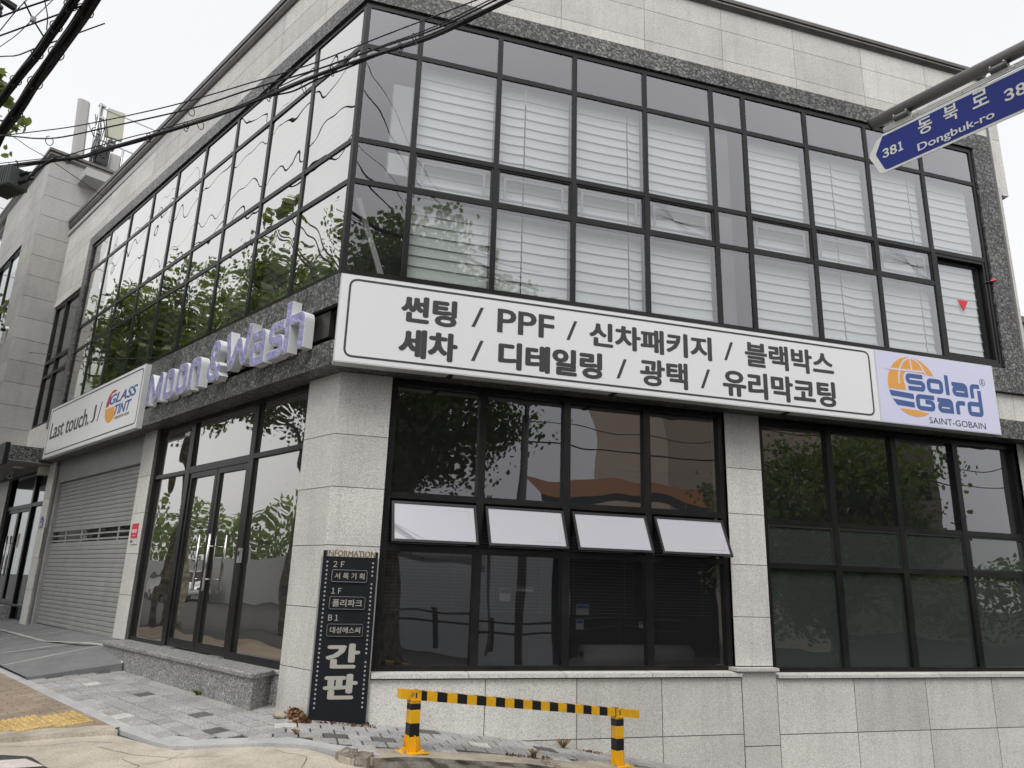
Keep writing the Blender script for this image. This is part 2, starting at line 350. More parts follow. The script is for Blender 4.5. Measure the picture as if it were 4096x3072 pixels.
# worn concrete apron between kerb and asphalt
c_in = [(-2.9, .35)] + so_([(1.22, 1.62)]) + [(-1.49, .02), (-1.11, -.49), (-.94, -.68), (-.6, -.76), (-.22, -.84), (.05, -.98), (.36, -1.30), (.62, -1.36)]
c_out = [(-2.9, -.15), (-2.27, -.26), (-2.02, -.39), (-1.83, -.74), (-1.66, -1.0), (-1.45, -1.6), (-1.0, -2.4), (-.3, -2.9), (.4, -2.9), (1.0, -2.5)]
struct(band(c_in, c_out, 80, 14, lambda x, y: zg(x, y) - .022 + .010 * noise.noise(V((x * 2.2, y * 2.2, 3))) - .06 * smooth(.1, .8, x)).build('concrete_apron', M['concrete'], smooth=True))
b = MB()                                                   # open cracks in the apron
for pts in ([(-.86, -.80), (-.95, -.95), (-1.12, -1.02)], [(-1.55, -.35), (-1.2, -.72), (-.9, -.92), (-.5, -1.0)], [(-1.30, -.78), (-1.15, -1.05), (-1.2, -1.3), (-.98, -1.5), (-.9, -1.8)], [(-2.4, .02), (-2.0, -.12), (-1.7, -.1), (-1.45, -.25)], [(-.2, -.95), (.05, -1.25), (.0, -1.6)]):
    q_ = []
    for a, c in zip(pts, pts[1:]):
        for k in range(8):
            t = k / 8; x, y = a[0] + (c[0] - a[0]) * t, a[1] + (c[1] - a[1]) * t; q_.append((x + .02 * noise.noise(V((x * 9, y * 9, 2))), y + .02 * noise.noise(V((x * 9, y * 9, 7)))))
    for i in range(len(q_) - 1):
        (x0, y0), (x1, y1) = q_[i], q_[i + 1]; l = math.hypot(x1 - x0, y1 - y0) or 1; ox, oy = -(y1 - y0) / l * .002, (x1 - x0) / l * .002; h_ = lambda x, y: V((x, y, zg(x, y) - .022 + .010 * noise.noise(V((x * 2.2, y * 2.2, 3))) - .06 * smooth(.1, .8, x) + .004))
        b.quad(h_(x0 - ox, y0 - oy), h_(x1 - ox, y1 - oy), h_(x1 + ox, y1 + oy), h_(x0 + ox, y0 + oy))
struct(b.build('apron_crack', M['paver_joint']))
# rough concrete kerb on the left pavement edge, brown block pavement behind
kb_o = [(-3.6, .62), (-2.9, .33), (-2.39, .14), (-1.93, .13), (-1.49, .07)]; kb_i = [(-3.7, .95), (-3.0, .62), (-2.48, .42), (-2.0, .36), (-1.58, .27)]
b = band(kb_i, kb_o, 40, 3, lambda x, y: zg(x, y) + .012 + .008 * noise.noise(V((x * 5, y * 5, 1))))
for i in range(40):
    a, c = b.v[i * 4 + 3], b.v[(i + 1) * 4 + 3]; b.quad(a, c, c - V((0, .02, .09)), a - V((0, .02, .09)), 0)
struct(b.build('kerb', M['kerbconc']))
bi = so_([(.95, 1.255), (2.8, 1.265), (5.4, 1.245), (9, 1.255), (14, 1.255)]); bo = [(-2.48, .42), (-3.2, .72), (-4.6, 1.7)] + so_([(6, 3.3), (14, 3.3)])
struct(band(bi, bo, 60, 12, lambda x, y: zg(x, y) + .008).build('pavement', M['brown'], smooth=True))
# tactile paving: yellow tiles with raised dots
b = MB()
def tactile(s0, o0, w_):
    c = [(s0, o0), (s0 - .04 * 0 + w_, o0), (s0 + w_, o0 + .29), (s0, o0 + .29)]
    top = [gp(*XY(*p), .016) for p in c]; b.prism([p - V((0, 0, .012)) for p in top], (0, 0, .012))
    for i in range(6):
        for j in range(6):
            x, y = XY(s0 + w_ * (i + .5) / 6, o0 + .29 * (j + .5) / 6); p = gp(x, y, .0165)
            lo = [p + V((math.cos(t) * .020, math.sin(t) * .020, 0)) for t in [k * math.pi / 4 for k in range(8)]]; hi = [p + V((math.cos(t) * .012, math.sin(t) * .012, .010)) for t in [k * math.pi / 4 for k in range(8)]]
            b.add(lo + hi, [tuple(range(8, 16))] + [(k, (k + 1) % 8, 8 + (k + 1) % 8, 8 + k) for k in range(8)])
for k, (s0, o0) in enumerate([(1.30, 1.31), (1.60, 1.31), (1.42, 1.605), (1.72, 1.605), (1.52, 1.90), (1.82, 1.90), (1.70, 2.20), (2.0, 2.20), (1.85, 2.5), (2.15, 2.5)]): tactile(s0, o0, .295)
struct(b.build('tactile_paving', M['tactile']))
# grey block paving
DARK = [(-1.64, 1.72), (-.93, .47), (-.72, -.32), (.31, -.58), (.69, -.60), (1.32, -.03), (2.41, -.2)]
WHITE = [(-1.55, .70), (-.09, -.30), (-2.16, 2.70), (1.70, -.45)]
def inpoly(x, y, P):
    r = False; j = len(P) - 1
    for i in range(len(P)):
        if (P[i][1] > y) != (P[j][1] > y) and x < (P[j][0] - P[i][0]) * (y - P[i][1]) / (P[j][1] - P[i][1]) + P[i][0]: r = not r
        j = i
    return r
area = [(-.419, .674), (-.195, .856), (.09, .2), (.66, .2), (.66, .09), (9, .09), (9, -.19), (5.2, -.2), (4.0, -.27), (3.0, -.40), (2.4, -.60), (1.9, -.70), (1.1, -.84), (.75, -.93), (.45, -1.03)] + list(reversed(k_in))[1:9]
area = area + so_([(2.0, 1.13), (4.3, 1.13), (4.16, .15), (.66, .10)])
tiles = []
for r in range(-3, 9):
    for i in range(-6, 26):
        s0 = i * .205 + (r % 2) * .1; o0 = .10 + (r - 1) * .175; tiles.append((True, [XY(s0, o0), XY(s0 + .205, o0), XY(s0 + .205, o0 + .175), XY(s0, o0 + .175)]))
for r in range(-1, 9):
    for i in range(-6, 46):
        x0 = i * .205 + (r % 2) * .1 - .1; y0 = .11 - r * .2; tiles.append((False, [(x0, y0), (x0 + .205, y0), (x0 + .205, y0 - .2), (x0, y0 - .2)]))
cen = []
for L_, t in tiles:
    cx, cy = sum(p[0] for p in t) / 4, sum(p[1] for p in t) / 4; s_, o_ = SO(cx, cy); cen.append((cx, cy, (o_ > -cy) == L_ and inpoly(cx, cy, area)))
def near(P):
    k = [i for i in range(len(tiles)) if cen[i][2]]; return {min(k, key=lambda i: (cen[i][0] - p[0]) ** 2 + (cen[i][1] - p[1]) ** 2) for p in P}
dk, wt = near(DARK), near(WHITE)
b = MB()
for i, (L_, t) in enumerate(tiles):
    if not cen[i][2]: continue
    cx, cy, _ = cen[i]; mi = 1 if i in dk else 2 if i in wt else 0; dz = random.uniform(-.0015, .0025)
    q4 = [(cx + (x - cx) * .93, cy + (y - cy) * .93) for x, y in t]; q5 = [(cx + (x - cx) * .89, cy + (y - cy) * .89) for x, y in t]
    lo = [gp(x, y, -.01) for x, y in q4]; me_ = [gp(x, y, .004 + dz) for x, y in q4]; hi = [gp(x, y, .008 + dz) for x, y in q5]
    b.add(lo + me_ + hi, [(8, 9, 10, 11)] + [(k, (k + 1) % 4, 4 + (k + 1) % 4, 4 + k) for k in range(4)] + [(4 + k, 4 + (k + 1) % 4, 8 + (k + 1) % 4, 8 + k) for k in range(4)], mi)
struct(b.build('block_paving', [M['paver'], M['paver_d'], M['paver_w']]))
jn = so_([(4.3, .1), (2, .1), (.66, .1)]) + [(-.3, .75), (.09, .25), (.3, .1), (.66, .09), (4, .09), (9, .09)]; jo = so_([(4.3, 1.2), (2, 1.2), (.3, 1.15)]) + [(-.7, -.6), (-.16, -.7), (.05, -.8), (.45, -1.1), (3, -.5), (9, -.3)]
struct(band(jn, jo, 120, 10, lambda x, y: zg(x, y) - .004).build('paving_bed', M['paver_joint']))
# grey ramp up to the shutter, with pale joints
RA = [(4.30, 1.17, .035), (4.16, .14, .16), (5.19, -.1, .335), (6.0, -.36, .325), (10.9, -.36, .30), (14.5, -.36, .32), (14.5, 1.15, .06), (9, 1.16, .055), (5.6, 1.17, .05)]
def rp(i, dz=0): s_, o_, z_ = RA[i]; x, y = XY(s_, o_); return V((x, y, z_ + dz))
b = MB(); b.add([rp(i) for i in range(9)], [(0, 1, 2, 8), (8, 2, 3, 7), (7, 3, 4, 6), (6, 4, 5)])
b.quad(rp(0), rp(1), rp(1, -.2), rp(0, -.2)); b.quad(rp(1), rp(2), rp(2, -.3), rp(1, -.3)); b.sm = True
from mathutils.bvhtree import BVHTree
RB = BVHTree.FromPolygons([tuple(v) for v in b.v], [f for f in b.f[:4]], all_triangles=False)
struct(b.build('ramp', M['ramp']))
def rline(a, c, w_, mb):
    a, c = V(a), V(c); d = (c - a).normalized(); sd_ = d.cross(V((0, 0, 1))).normalized() * w_ / 2; u_ = V((0, 0, .004)); n_ = 24
    for i in range(n_):
        p, r = a.lerp(c, i / n_), a.lerp(c, (i + 1) / n_); e = lambda t: sd_ * (1 + .5 * noise.noise(V((t.x * 9, t.y * 9, 0))))
        def lay(t):
            h_ = RB.ray_cast(V((t.x, t.y, 3)), V((0, 0, -1)))[0]; return (h_ if h_ else t) + u_
        mb.quad(lay(p - e(p)), lay(r - e(r)), lay(r + e(r)), lay(p + e(p)))
b = MB()
rline(rp(2), rp(8), .035, b); rline(rp(2).lerp(rp(3), .6), rp(8).lerp(rp(7), .4), .03, b); rline(rp(3).lerp(rp(4), .42), rp(8).lerp(rp(7), .95), .03, b); rline(rp(2).lerp(rp(8), .12), rp(3).lerp(rp(7), .42), .06, b); rline(rp(3).lerp(rp(7), .42), rp(4).lerp(rp(6), .42), .06, b); rline(rp(1).lerp(rp(2), .02), rp(2), .04, b)
struct(b.build('ramp_joint', M['chalk']))
# crosswalk stripe and manhole
struct(band([(-4.2, -.15), (-2.21, -.44), (-2.03, -.47)], [(-4.3, -.42), (-2.13, -.71), (-1.83, -.75)], 12, 2, lambda x, y: max(zroad(x, y), zg(x, y) - .03) + .008).build('road_marking', M['paint']))
struct(band([(-4.2, -1.0), (-2.0, -1.25), (-1.75, -1.3)], [(-4.2, -1.4), (-1.8, -1.7), (-1.5, -1.72)], 12, 2, lambda x, y: max(zroad(x, y), zg(x, y) - .03) + .008).build('road_marking', M['paint']))
mhc = V((-.53, -1.70, zg(-.53, -1.7) - .008)); mh = thing('manhole_cover', 'round iron manhole cover set in the worn concrete at the bottom edge', 'manhole cover', mhc)
b = MB(); ring = lambda r, z: [mhc + V((r * math.cos(t * math.pi / 24), r * math.sin(t * math.pi / 24), z)) for t in range(48)]
b.prism(ring(.34, -.03), (0, 0, .034)); b.build('rim', M['iron'], mh)
b = MB(); b.prism(ring(.30, .004), (0, 0, .006))
for k in range(9):
    a = k * math.pi * 2 / 9; c = mhc + V((.24 * math.cos(a), .24 * math.sin(a), .012)); b.wbox(c, .08, .02, .006, a + math.pi / 2)
for i in range(-2, 3):
    for j in range(-2, 3): b.wbox(mhc + V((i * .07, j * .07, .012)), .04, .018, .006, (i + j) % 2 * 1.57)
b.build('lid', M['iron'], mh)

# ================================================================= THE BUILDING
BLD = thing('office_building', 'two storey corner building in pale and dark granite with black framed glazing', 'building')
def panels(mb, F, cols, rows, o, gap=.007, depth=.006, mitre=0, mi=0, mj=1, back=True):
    """cladding slabs with open joints: slabs in slot mi, the sealant sheet behind in slot mj"""
    for a0, a1 in zip(cols, cols[1:]):
        for z0, z1 in zip(rows, rows[1:]):
            g = gap / 2; st = a0 == cols[0]
            mb.box(F, a0 + (0 if (st and mitre) else g), a1 - g, z0 + g, z1 - g, o - .05, o, mi, mitre=(1 if st and mitre else 0))
    if back: mb.box(F, cols[0] + .004, cols[-1] - .004, rows[0] + .004, rows[-1] - .004, o - .09, o - depth, mj, mitre=mitre)
    return mb
def rng(a, b_, st, first=None):
    r = [a]; x = first if first is not None else a + st
    while x < b_ - .05: r.append(x); x += st
    return r + [b_]
# --- parapets
PR, PL_ = rng(0, 9.68, 1.208, 1.27), rng(0, 12.4, 1.2, 1.0)
zz = [8.28, 8.47, 8.97, 9.34]
panels(MB(), FR, PR, zz, .0, mitre=1).build('parapet_wall', [M['stone'], M['joint']], BLD)
panels(MB(), FL, PL_, [8.23, 8.46, 8.82, 9.18], .0, mitre=1).build('parapet_wall', [M['stone'], M['joint']], BLD)
def cornice(F, a1, z0, z1, name='cornice'):
    b = MB(); prof = [(0, .004), (0, .03), (.25, .062), (.42, .062), (.45, .04), (.52, .04), (.55, .075), (.85, .082), (1, .07), (1.02, -.28)]
    n_ = len(prof); cuts = [0]; x = 1.27
    while x < a1 - .1: cuts.append(x); x += 1.208
    cuts.append(a1)
    for i, (c0, c1) in enumerate(zip(cuts, cuts[1:])):
        P0 = [F.P(c0 + (-TM * o if i == 0 else .003), z0 + (z1 - z0) * t, o) for t, o in prof]; P1 = [F.P(c1 - .003, z0 + (z1 - z0) * t, o) for t, o in prof]
        b.add(P0 + P1, [(k, k + 1, n_ + k + 1, n_ + k) for k in range(n_ - 1)] + ([] if i == 0 else [tuple(range(n_))]) + [tuple(reversed(range(n_, 2 * n_)))])
        if i: b.box(F, c0 - .012, c0 + .012, z0 + .002, z1 - .004, -.02, .03)
    return b.build(name, M['cornice'], BLD)
cornice(FR, 9.74, 9.335, 9.48); cornice(FL, 12.4, 9.17, 9.40)
# --- dark granite band round the curtain walls
b = MB(); panels(b, FR, rng(0, 9.60, 1.208, 1.24), [8.0, 8.28], .03, .006, mitre=1); panels(b, FR, [9.25, 9.60], [4.41, 5.7, 6.9, 8.0], .03, .006)
b.build('granite_band', [M['granite'], M['frame_in']], BLD)
b = MB(); panels(b, FL, rng(0, 10.33, 1.1, 1.2), [8.0, 8.23], .03, .006, mitre=1); panels(b, FL, [10.04, 10.33], [4.41, 5.3, 6.4, 7.2, 8.0], .03, .006)
b.build('granite_band', [M['granite'], M['frame_in']], BLD)
# --- fascia: upper band, recessed channel, lower band, soffit
for F, L_, nm in ((FR, 9.62, 0), (FL, 10.85, 1)):
    cs = rng(0, L_, 1.25, 1.18)
    b = MB(); panels(b, F, cs, [4.10, 4.447], .04, .005, mitre=1); panels(b, F, cs, [3.43, 3.70], .04, .005, mitre=1)
    b.box(F, 0, L_, 3.432, 3.44, -.30, -.012, 0, mitre=1)
    b.build('granite_fascia', [M['granite'], M['frame_in']], BLD)
    MB().box(F, 0, L_ - .02, 3.705, 4.095, -.30, -.07, 0, mitre=1).build('fascia_channel', M['bbox'] if nm else M['stone'], BLD)
b = MB(); panels(b, FR, [8.6, 9.06, 9.35, 9.62], [3.705, 4.095], -.02); b.build('channel_cladding', [M['stone'], M['joint']], BLD)
# --- right return wall of the building
b = MB(); RS = Fr((9.72, 0, 0), (0, 1, 0), (1, 0, 0)); panels(b, RS, [-.015, 1.2, 2.4, 3.6, 4.8], [-2.2] + [-1.6 + .5 * i for i in range(22)] + [9.33], 0); b.build('side_wall', [M['stone'], M['joint']], BLD)
b = MB(); panels(b, FR, [9.60, 9.72], [3.44, 4.5, 5.65, 6.8, 7.3, 8.28], .0); panels(b, FR, [9.60, 9.88], [7.3, 8.28, 8.97, 9.33], .002); b.build('corner_cladding', [M['stone'], M['joint']], BLD)
MB().box(FR, 9.73, 9.88, 7.3, 9.33, -1.6, -.06).build('side_ledge', M['stone'], BLD)
# --- curtain walls
RX = [0, .675, 1.679, 2.676, 3.669, 4.673, 5.179, 6.185, 7.226, 8.226, 9.25]
LX = [0, 1.112, 2.208, 3.333, 4.446, 5.556, 6.665, 7.805, 8.935, 10.04]
RZ = [4.449, 5.60, 6.123, 7.381, 8.0]; HW = .032
b = MB()
for F, X, nm in ((FR, RX, 0), (FL, LX, 1)):
    b = MB(); L_ = X[-1]
    b.box(F, 0, L_, 7.925, 7.998, -.12, .0, mitre=1); b.box(F, 0, L_, 4.451, 4.525, -.12, .0, mitre=1)
    b.box(F, L_ - .062, L_ - .001, 4.525, 7.925, -.12, .001)
    # corner mullion
    b.box(F, 0, .055, 4.525, 7.925, -.12, .001, mitre=1)
    for x in X[1:-1]: b.box(F, x - HW, x + HW, 4.525, 7.925, -.12, .002)
    for i, (x0, x1) in enumerate(zip(X, X[1:])):
        a0 = x0 + (.055 if i == 0 else HW); a1 = x1 - (.062 if i == len(X) - 2 else HW)
        for k, z in enumerate(RZ[1:4]):
            if nm == 0 and i == 9 and k == 0: continue
            b.box(F, a0, a1, z - .031, z + .031, -.11, -.0005)
    b.build('curtain_wall_frame', M['frame'], BLD)
def pane(F, a0, a1, z0, z1, o, m, name='window_pane', parent=None, tilt=.0025):
    b = MB(); t = [random.uniform(-tilt, tilt) for _ in range(3)]; nn = 6; vs = []
    A = random.uniform(-.0011, .0015)
    for j in range(nn + 1):
        for i in range(nn + 1):
            u, v_ = i / nn, j / nn; bul = (1 - (2 * u - 1) ** 2) * (1 - (2 * v_ - 1) ** 2)
            vs.append(F.P(a0 + (a1 - a0) * u, z0 + (z1 - z0) * v_, o + t[0] * (2 * u - 1) + t[1] * (2 * v_ - 1) + A * bul))
    b.add(vs, [(j * (nn + 1) + i, j * (nn + 1) + i + 1, (j + 1) * (nn + 1) + i + 1, (j + 1) * (nn + 1) + i) for j in range(nn) for i in range(nn)])
    return b.build(name, m, parent or BLD, smooth=True)
def ring_frame(b, F, a0, a1, z0, z1, w_, o0, o1, mi=0):
    b.box(F, a0, a1, z0, z0 + w_, o0, o1, mi); b.box(F, a0, a1, z1 - w_, z1, o0, o1, mi); b.box(F, a0, a0 + w_, z0 + w_, z1 - w_, o0, o1, mi); b.box(F, a1 - w_, a1, z0 + w_, z1 - w_, o0, o1, mi); return b
ZB = [4.525, 5.569, 5.631, 6.092, 6.154, 7.350, 7.412, 7.925]
for F, X, nm in ((FR, RX, 0), (FL, LX, 1)):
    for i, (x0, x1) in enumerate(zip(X, X[1:])):
        a0 = x0 + (.055 if i == 0 else HW); a1 = x1 - (.062 if i == len(X) - 2 else HW)
        for k in range(4):
            z0, z1 = ZB[2 * k], ZB[2 * k + 1]
            if nm == 0 and i == 9 and k == 0:             # tall sliding window in the last bay
                sw = ring_frame(MB(), F, a0, a1, 4.525, 6.092, .045, -.13, -.01).build('sliding_window', M['frame'], BLD)
                ring_frame(MB(), F, a0 + .05, a1 - .05, 4.575, 6.042, .05, -.15, -.09).build('sash', M['frame_in'], sw)
                pane(F, a0 + .09, a1 - .11, 4.62, 5.99, -.11, M['glass_up'], 'pane', sw); continue
            if nm == 0 and i == 9 and k == 1: continue
            if nm == 0 and k == 1 and i in (1, 2, 3, 4, 6, 7, 8):
                sw = ring_frame(MB(), F, a0, a1, z0, z1, .022, -.06, -.012).build('awning_window', M['frame_in'], BLD)
                ring_frame(MB(), F, a0 + .085, a1 - .085, z0 + .075, z1 - .075, .026, -.06, -.045).build('inner_sash', M['sash_grey'], sw)
                pane(F, a0 + .02, a1 - .02, z0 + .02, z1 - .02, -.03, M['glass_up'], 'pane', sw)
                if i in (4, 8):                            # cracked panes
                    b = MB(); cx = 4.06 if i == 4 else 7.817; cz = 5.842; random.seed(i)
                    for s_ in (-1, 1):
                        for c in range(17):
                            ex = (a0 + .03) if s_ < 0 else (a1 - .03); ez = (z1 - .02 - c * .024) if s_ < 0 else (z0 + .02 + c * .02)
                            if c < 6: ex = cx + (ex - cx) * (1 - .11 * (6 - c)); ez = (z1 - .02) if s_ < 0 else (z0 + .02)
                            if c > 11: ex = cx + s_ * (.05 + .05 * (c - 10)); ez = cz + random.uniform(-.05, .05)
                            pts = []
                            for t in range(7):
                                u = t / 6; cv = .05 * math.sin(u * math.pi) * (1 if (c + s_) % 2 else .4) * s_; pts.append(F.P(cx + (ex - cx) * u, cz + (ez - cz) * u ** 1.25 - cv * .5 + random.uniform(-.003, .003), -.024))
                            b.tube(pts, .0008, 3)
                    b.build('crack', M['frame_in'], sw); random.seed(i + 40)
                continue
            pane(F, a0, a1, z0, z1, -.014, M['glass_left' if nm else 'glass_up'])
b = MB(); b.prism([FR.P(8.686, 5.468, -.106), FR.P(8.880, 5.468, -.106), FR.P(8.783, 5.303, -.106)], FR.n * .002); b.build('window_sticker', M['tri'], BLD)
b = MB(); b.tube([FR.P(9.13, 5.76, -.02), FR.P(9.30, 5.80, .06)], .011, 8, 0); b.tube([FR.P(9.22, 5.785, .02), FR.P(9.28, 5.80, .06)], .016, 8, 1); b.build('window_handle', [M['frame_in'], M['redp']], BLD)
# --- upper interior: floor, ceiling, back walls, white column and strips
b = MB(); ins = [(.2, .25), (9.5, .25), (9.5, 7.5), (-4.3, 9.2), (-4.75, 8.93), (-.13, .42)]
for z in (4.40, 8.02): b.add([(x, y, z) for x, y in ins], [tuple(range(6))])
b.build('upper_floor', M['interior_up'], BLD)
b = MB(); b.quad((9.5, 2.6, 4.4), (9.5, 2.6, 8), (-.2, 2.6, 8), (-.2, 2.6, 4.4)); b.quad((9.5, .2, 4.4), (9.5, 2.6, 4.4), (9.5, 2.6, 8), (9.5, .2, 8)); b.build('interior_wall', M['interior_up'], BLD)
MB().box(FR, .47, .74, 6.20, 7.50, -.95, -.75).build('interior_column', M['white_wall'], BLD)
MB().box(FR, .95, 2.62, 7.45, 7.70, -.75, -.55).build('curtain_box', M['white_wall'], BLD)
MB().box(FR, 4.72, 5.14, 4.42, 8, -.55, -.35).build('interior_column', M['interior_up'], BLD)
b = MB(); b.hexa([FR.P(.10, 5.55, -.35), FR.P(.155, 5.55, -.35), FR.P(.56, 4.45, -.35), FR.P(.49, 4.45, -.35), FR.P(.10, 5.55, -.3), FR.P(.155, 5.55, -.3), FR.P(.56, 4.45, -.3), FR.P(.49, 4.45, -.3)]); b.build('interior_brace', M['concrete_grey'], BLD)
ORD = ['first', 'second', 'third', 'fourth', 'fifth', 'sixth', 'seventh', 'eighth', 'ninth', 'tenth']
def blind(F, a0, a1, z1, z0, label, group, seed, gap=False):
    R_ = random.Random(seed); root = thing('window_blind', label, 'blind', F.P((a0 + a1) / 2, z0, -.21), group)
    b = MB(); n_ = 10; p = .130; z = z1; sag = R_.uniform(.004, .016)
    while z > z0 + p:
        vs = []; sg = sag * R_.uniform(.4, 1.3); tl_ = R_.uniform(-.006, .006)
        for j, (dz, oo) in enumerate(((0, -.150), (-p * .5, -.146), (-p * .93, -.135), (-p * .96, -.139), (-p, -.150))):
            for i in range(n_ + 1):
                u = i / n_; s4 = (1 - (2 * u - 1) ** 2) * sg; vs.append(F.P(a0 + (a1 - a0) * u, z + dz - (s4 + tl_ * u) * (1 if 0 < j < 4 else .4), oo))
        b.add(vs, [(j * (n_ + 1) + i, j * (n_ + 1) + i + 1, (j + 1) * (n_ + 1) + i + 1, (j + 1) * (n_ + 1) + i) for j in range(4) for i in range(n_)]); z -= p
    b.build('fabric', M['blind'], root)
    MB().box(F, a0, a1, z1, z1 + .05, -.168, -.125).build('head_rail', M['alu'], root); MB().box(F, a0, a1, z - .012, z + .012, -.153, -.132).build('bottom_bar', M['alu'], root)
bl = [(1, .71, 1.655), (2, 1.70, 2.06), (2, 2.077, 2.66), (3, 2.70, 3.465), (3, 3.482, 3.65), (4, 3.69, 4.64), (6, 5.21, 6.155), (7, 6.21, 6.68), (7, 6.697, 7.20), (8, 7.25, 8.045), (8, 8.062, 8.20), (9, 8.25, 9.15)]
half = {(2, 0): 'narrow left', (2, 1): 'wider right', (3, 0): 'wide left', (3, 1): 'thin right', (7, 0): 'left', (7, 1): 'right', (8, 0): 'wide left', (8, 1): 'thin right'}
seen = {}
for i, a0, a1 in bl:
    k = seen.get(i, 0); seen[i] = k + 1; h_ = half.get((i, k))
    blind(FR, a0, a1, 7.33, 4.55, 'white blind, %s%s upper bay right of the corner' % ((h_ + ' part of the ') if h_ else 'filling the ', ORD[i]), 'white blinds behind the right-hand upper windows', i * 3 + k)
for i in range(9): blind(FL, LX[i] + (.06 if i else .5), LX[i + 1] - .06, 7.3, 4.55, 'white blind mirrored over, %s upper bay left of the corner' % ORD[i], 'white blinds behind the left-hand upper windows', 90 + i)
# --- ground floor, right front
P_, W_, B_ = -.19, -.23, -.11
b = MB(); zj = [.47, 1.03, 1.61, 2.195, 2.752, 3.43]
panels(b, FR, [0, .665], [-.3, .44, 1.02, 1.62, 2.207, 2.755, 3.43], P_, .008, mitre=1); panels(b, FL, [0, .755], [-.3, .432, 1.015, 1.616, 2.203, 2.757, 3.43], P_, .008, mitre=1)
b.build('corner_pillar', [M['stone'], M['joint']], BLD)
b = MB(); panels(b, FR, [4.765, 5.265], [.47, 1.008, 1.599, 2.192, 2.743, 3.43], P_, .008); b.box(FR, 4.765, 5.265, .47, 3.43, -.5, -.25, 0); b.build('pillar', [M['stone'], M['joint']], BLD)
b = MB(); panels(b, FR, [9.50, 9.72], [.4, 1.0, 1.6, 2.2, 2.75, 3.43], P_, .008); b.build('pillar', [M['stone'], M['joint']], BLD)
b = MB(); panels(b, FR, [.645, 1.81, 2.80, 3.787, 4.782], [-1.3, -.74, -.225, .362], B_, .011); panels(b, FR, [4.782, 5.243], [-1.4, -.85, -.35, .425], B_ + .002, .011)
panels(b, FR, [5.243, 6.30, 7.35, 8.385, 9.4, 9.72], [-1.9, -1.35, -.79, -.24, .345], B_, .011); b.build('base_wall', [M['stone'], M['joint']], BLD)
b = MB()
for a0, a1 in ((.655, 1.62), (1.63, 2.66), (2.67, 3.66), (3.67, 4.775)): b.hexa([FR.P(a0, .372, -.3), FR.P(a1, .372, -.3), FR.P(a1, .372, B_ + .035), FR.P(a0, .372, B_ + .035), FR.P(a0, .425, -.3), FR.P(a1, .425, -.3), FR.P(a1, .412, B_ + .035), FR.P(a0, .412, B_ + .035)])
for a0, a1 in ((5.25, 5.63), (5.64, 6.62), (6.63, 7.56), (7.57, 8.5), (8.51, 9.7)): b.hexa([FR.P(a0, .352, -.3), FR.P(a1, .352, -.3), FR.P(a1, .352, B_ + .035), FR.P(a0, .352, B_ + .035), FR.P(a0, .403, -.3), FR.P(a1, .403, -.3), FR.P(a1, .388, B_ + .035), FR.P(a0, .388, B_ + .035)])
b.box(FR, 4.70, 5.25, .428, .462, -.25, B_ + .05)
b.build('sill', M['stone'], BLD)
def winrow(a0, a1, ms, zb, z1, z2, z3, z4, zt):            # frame of a strip window: mullions, two transoms
    b = MB(); b.box(FR, a0, a1, zb, zb + .06, -.32, W_); b.box(FR, a0, a1, zt - .06, zt, -.32, W_); b.box(FR, a0, a0 + .07, zb + .06, zt - .06, -.32, W_ + .001); b.box(FR, a1 - .07, a1, zb + .06, zt - .06, -.32, W_ + .001)
    e = [a0 + .07] + ms + [a1 - .07]
    for m_ in ms: b.box(FR, m_ - .042, m_ + .042, zb + .06, zt - .06, -.32, W_ + .002)
    cells = []
    for i in range(len(e) - 1):
        c0 = e[i] + (.042 if i else 0); c1 = e[i + 1] - (.042 if i < len(e) - 2 else 0); cells.append((c0, c1))
        b.box(FR, c0, c1, z1, z2, -.31, W_ - .001); b.box(FR, c0, c1, z3, z4, -.31, W_ - .001)
    b.build('window_frame', M['frame'], BLD); return cells
cA = winrow(.667, 4.765, [1.708, 2.712, 3.728], .413, 1.588, 1.655, 2.13, 2.197, 3.43)
for i, (c0, c1) in enumerate(cA):
    pane(FR, c0, c1, .473, 1.588, -.28, M['glass_low'], tilt=.004); pane(FR, c0, c1, 2.197, 3.37, -.28, M['glass_low'], tilt=.004)
    # awning sash hinged at the top, bottom pushed out
    th = math.radians(26); hz, ho = 2.10, -.20
    AF = Fr(FR.P(0, hz, ho) - V((0, 0, 0)), FR.u, FR.n); dv = V((0, -math.sin(th), -math.cos(th))); nv = V((0, -math.cos(th), math.sin(th)))
    class TF:
        def P(s, a, z, o=0): return FR.P(a, hz, ho) + dv * (-z) + nv * o
    T_ = TF(); sw = ring_frame(MB(), T_, c0 + .012, c1 - .012, -.47, 0, .028, -.03, .0).build('awning_window', M['frame'], BLD)
    ring_frame(MB(), T_, c0 + .085, c1 - .085, -.40, -.07, .012, -.012, -.007).build('inner_sash', M['ant_grey'], sw)
    pane(T_, c0 + .035, c1 - .035, -.445, -.025, -.006, M['glass_frost'], 'pane', sw)
    b = MB(); b.tube([FR.P(c0 + .03, 1.9, -.22), T_.P(c0 + .03, -.36, -.03)], .006, 6); b.tube([FR.P(c1 - .03, 1.9, -.22), T_.P(c1 - .03, -.36, -.03)], .006, 6); b.build('stay', M['frame'], sw)
cB = winrow(5.265, 9.50, [6.332, 7.365, 8.413], .388, 1.574, 1.638, 2.097, 2.163, 3.40)
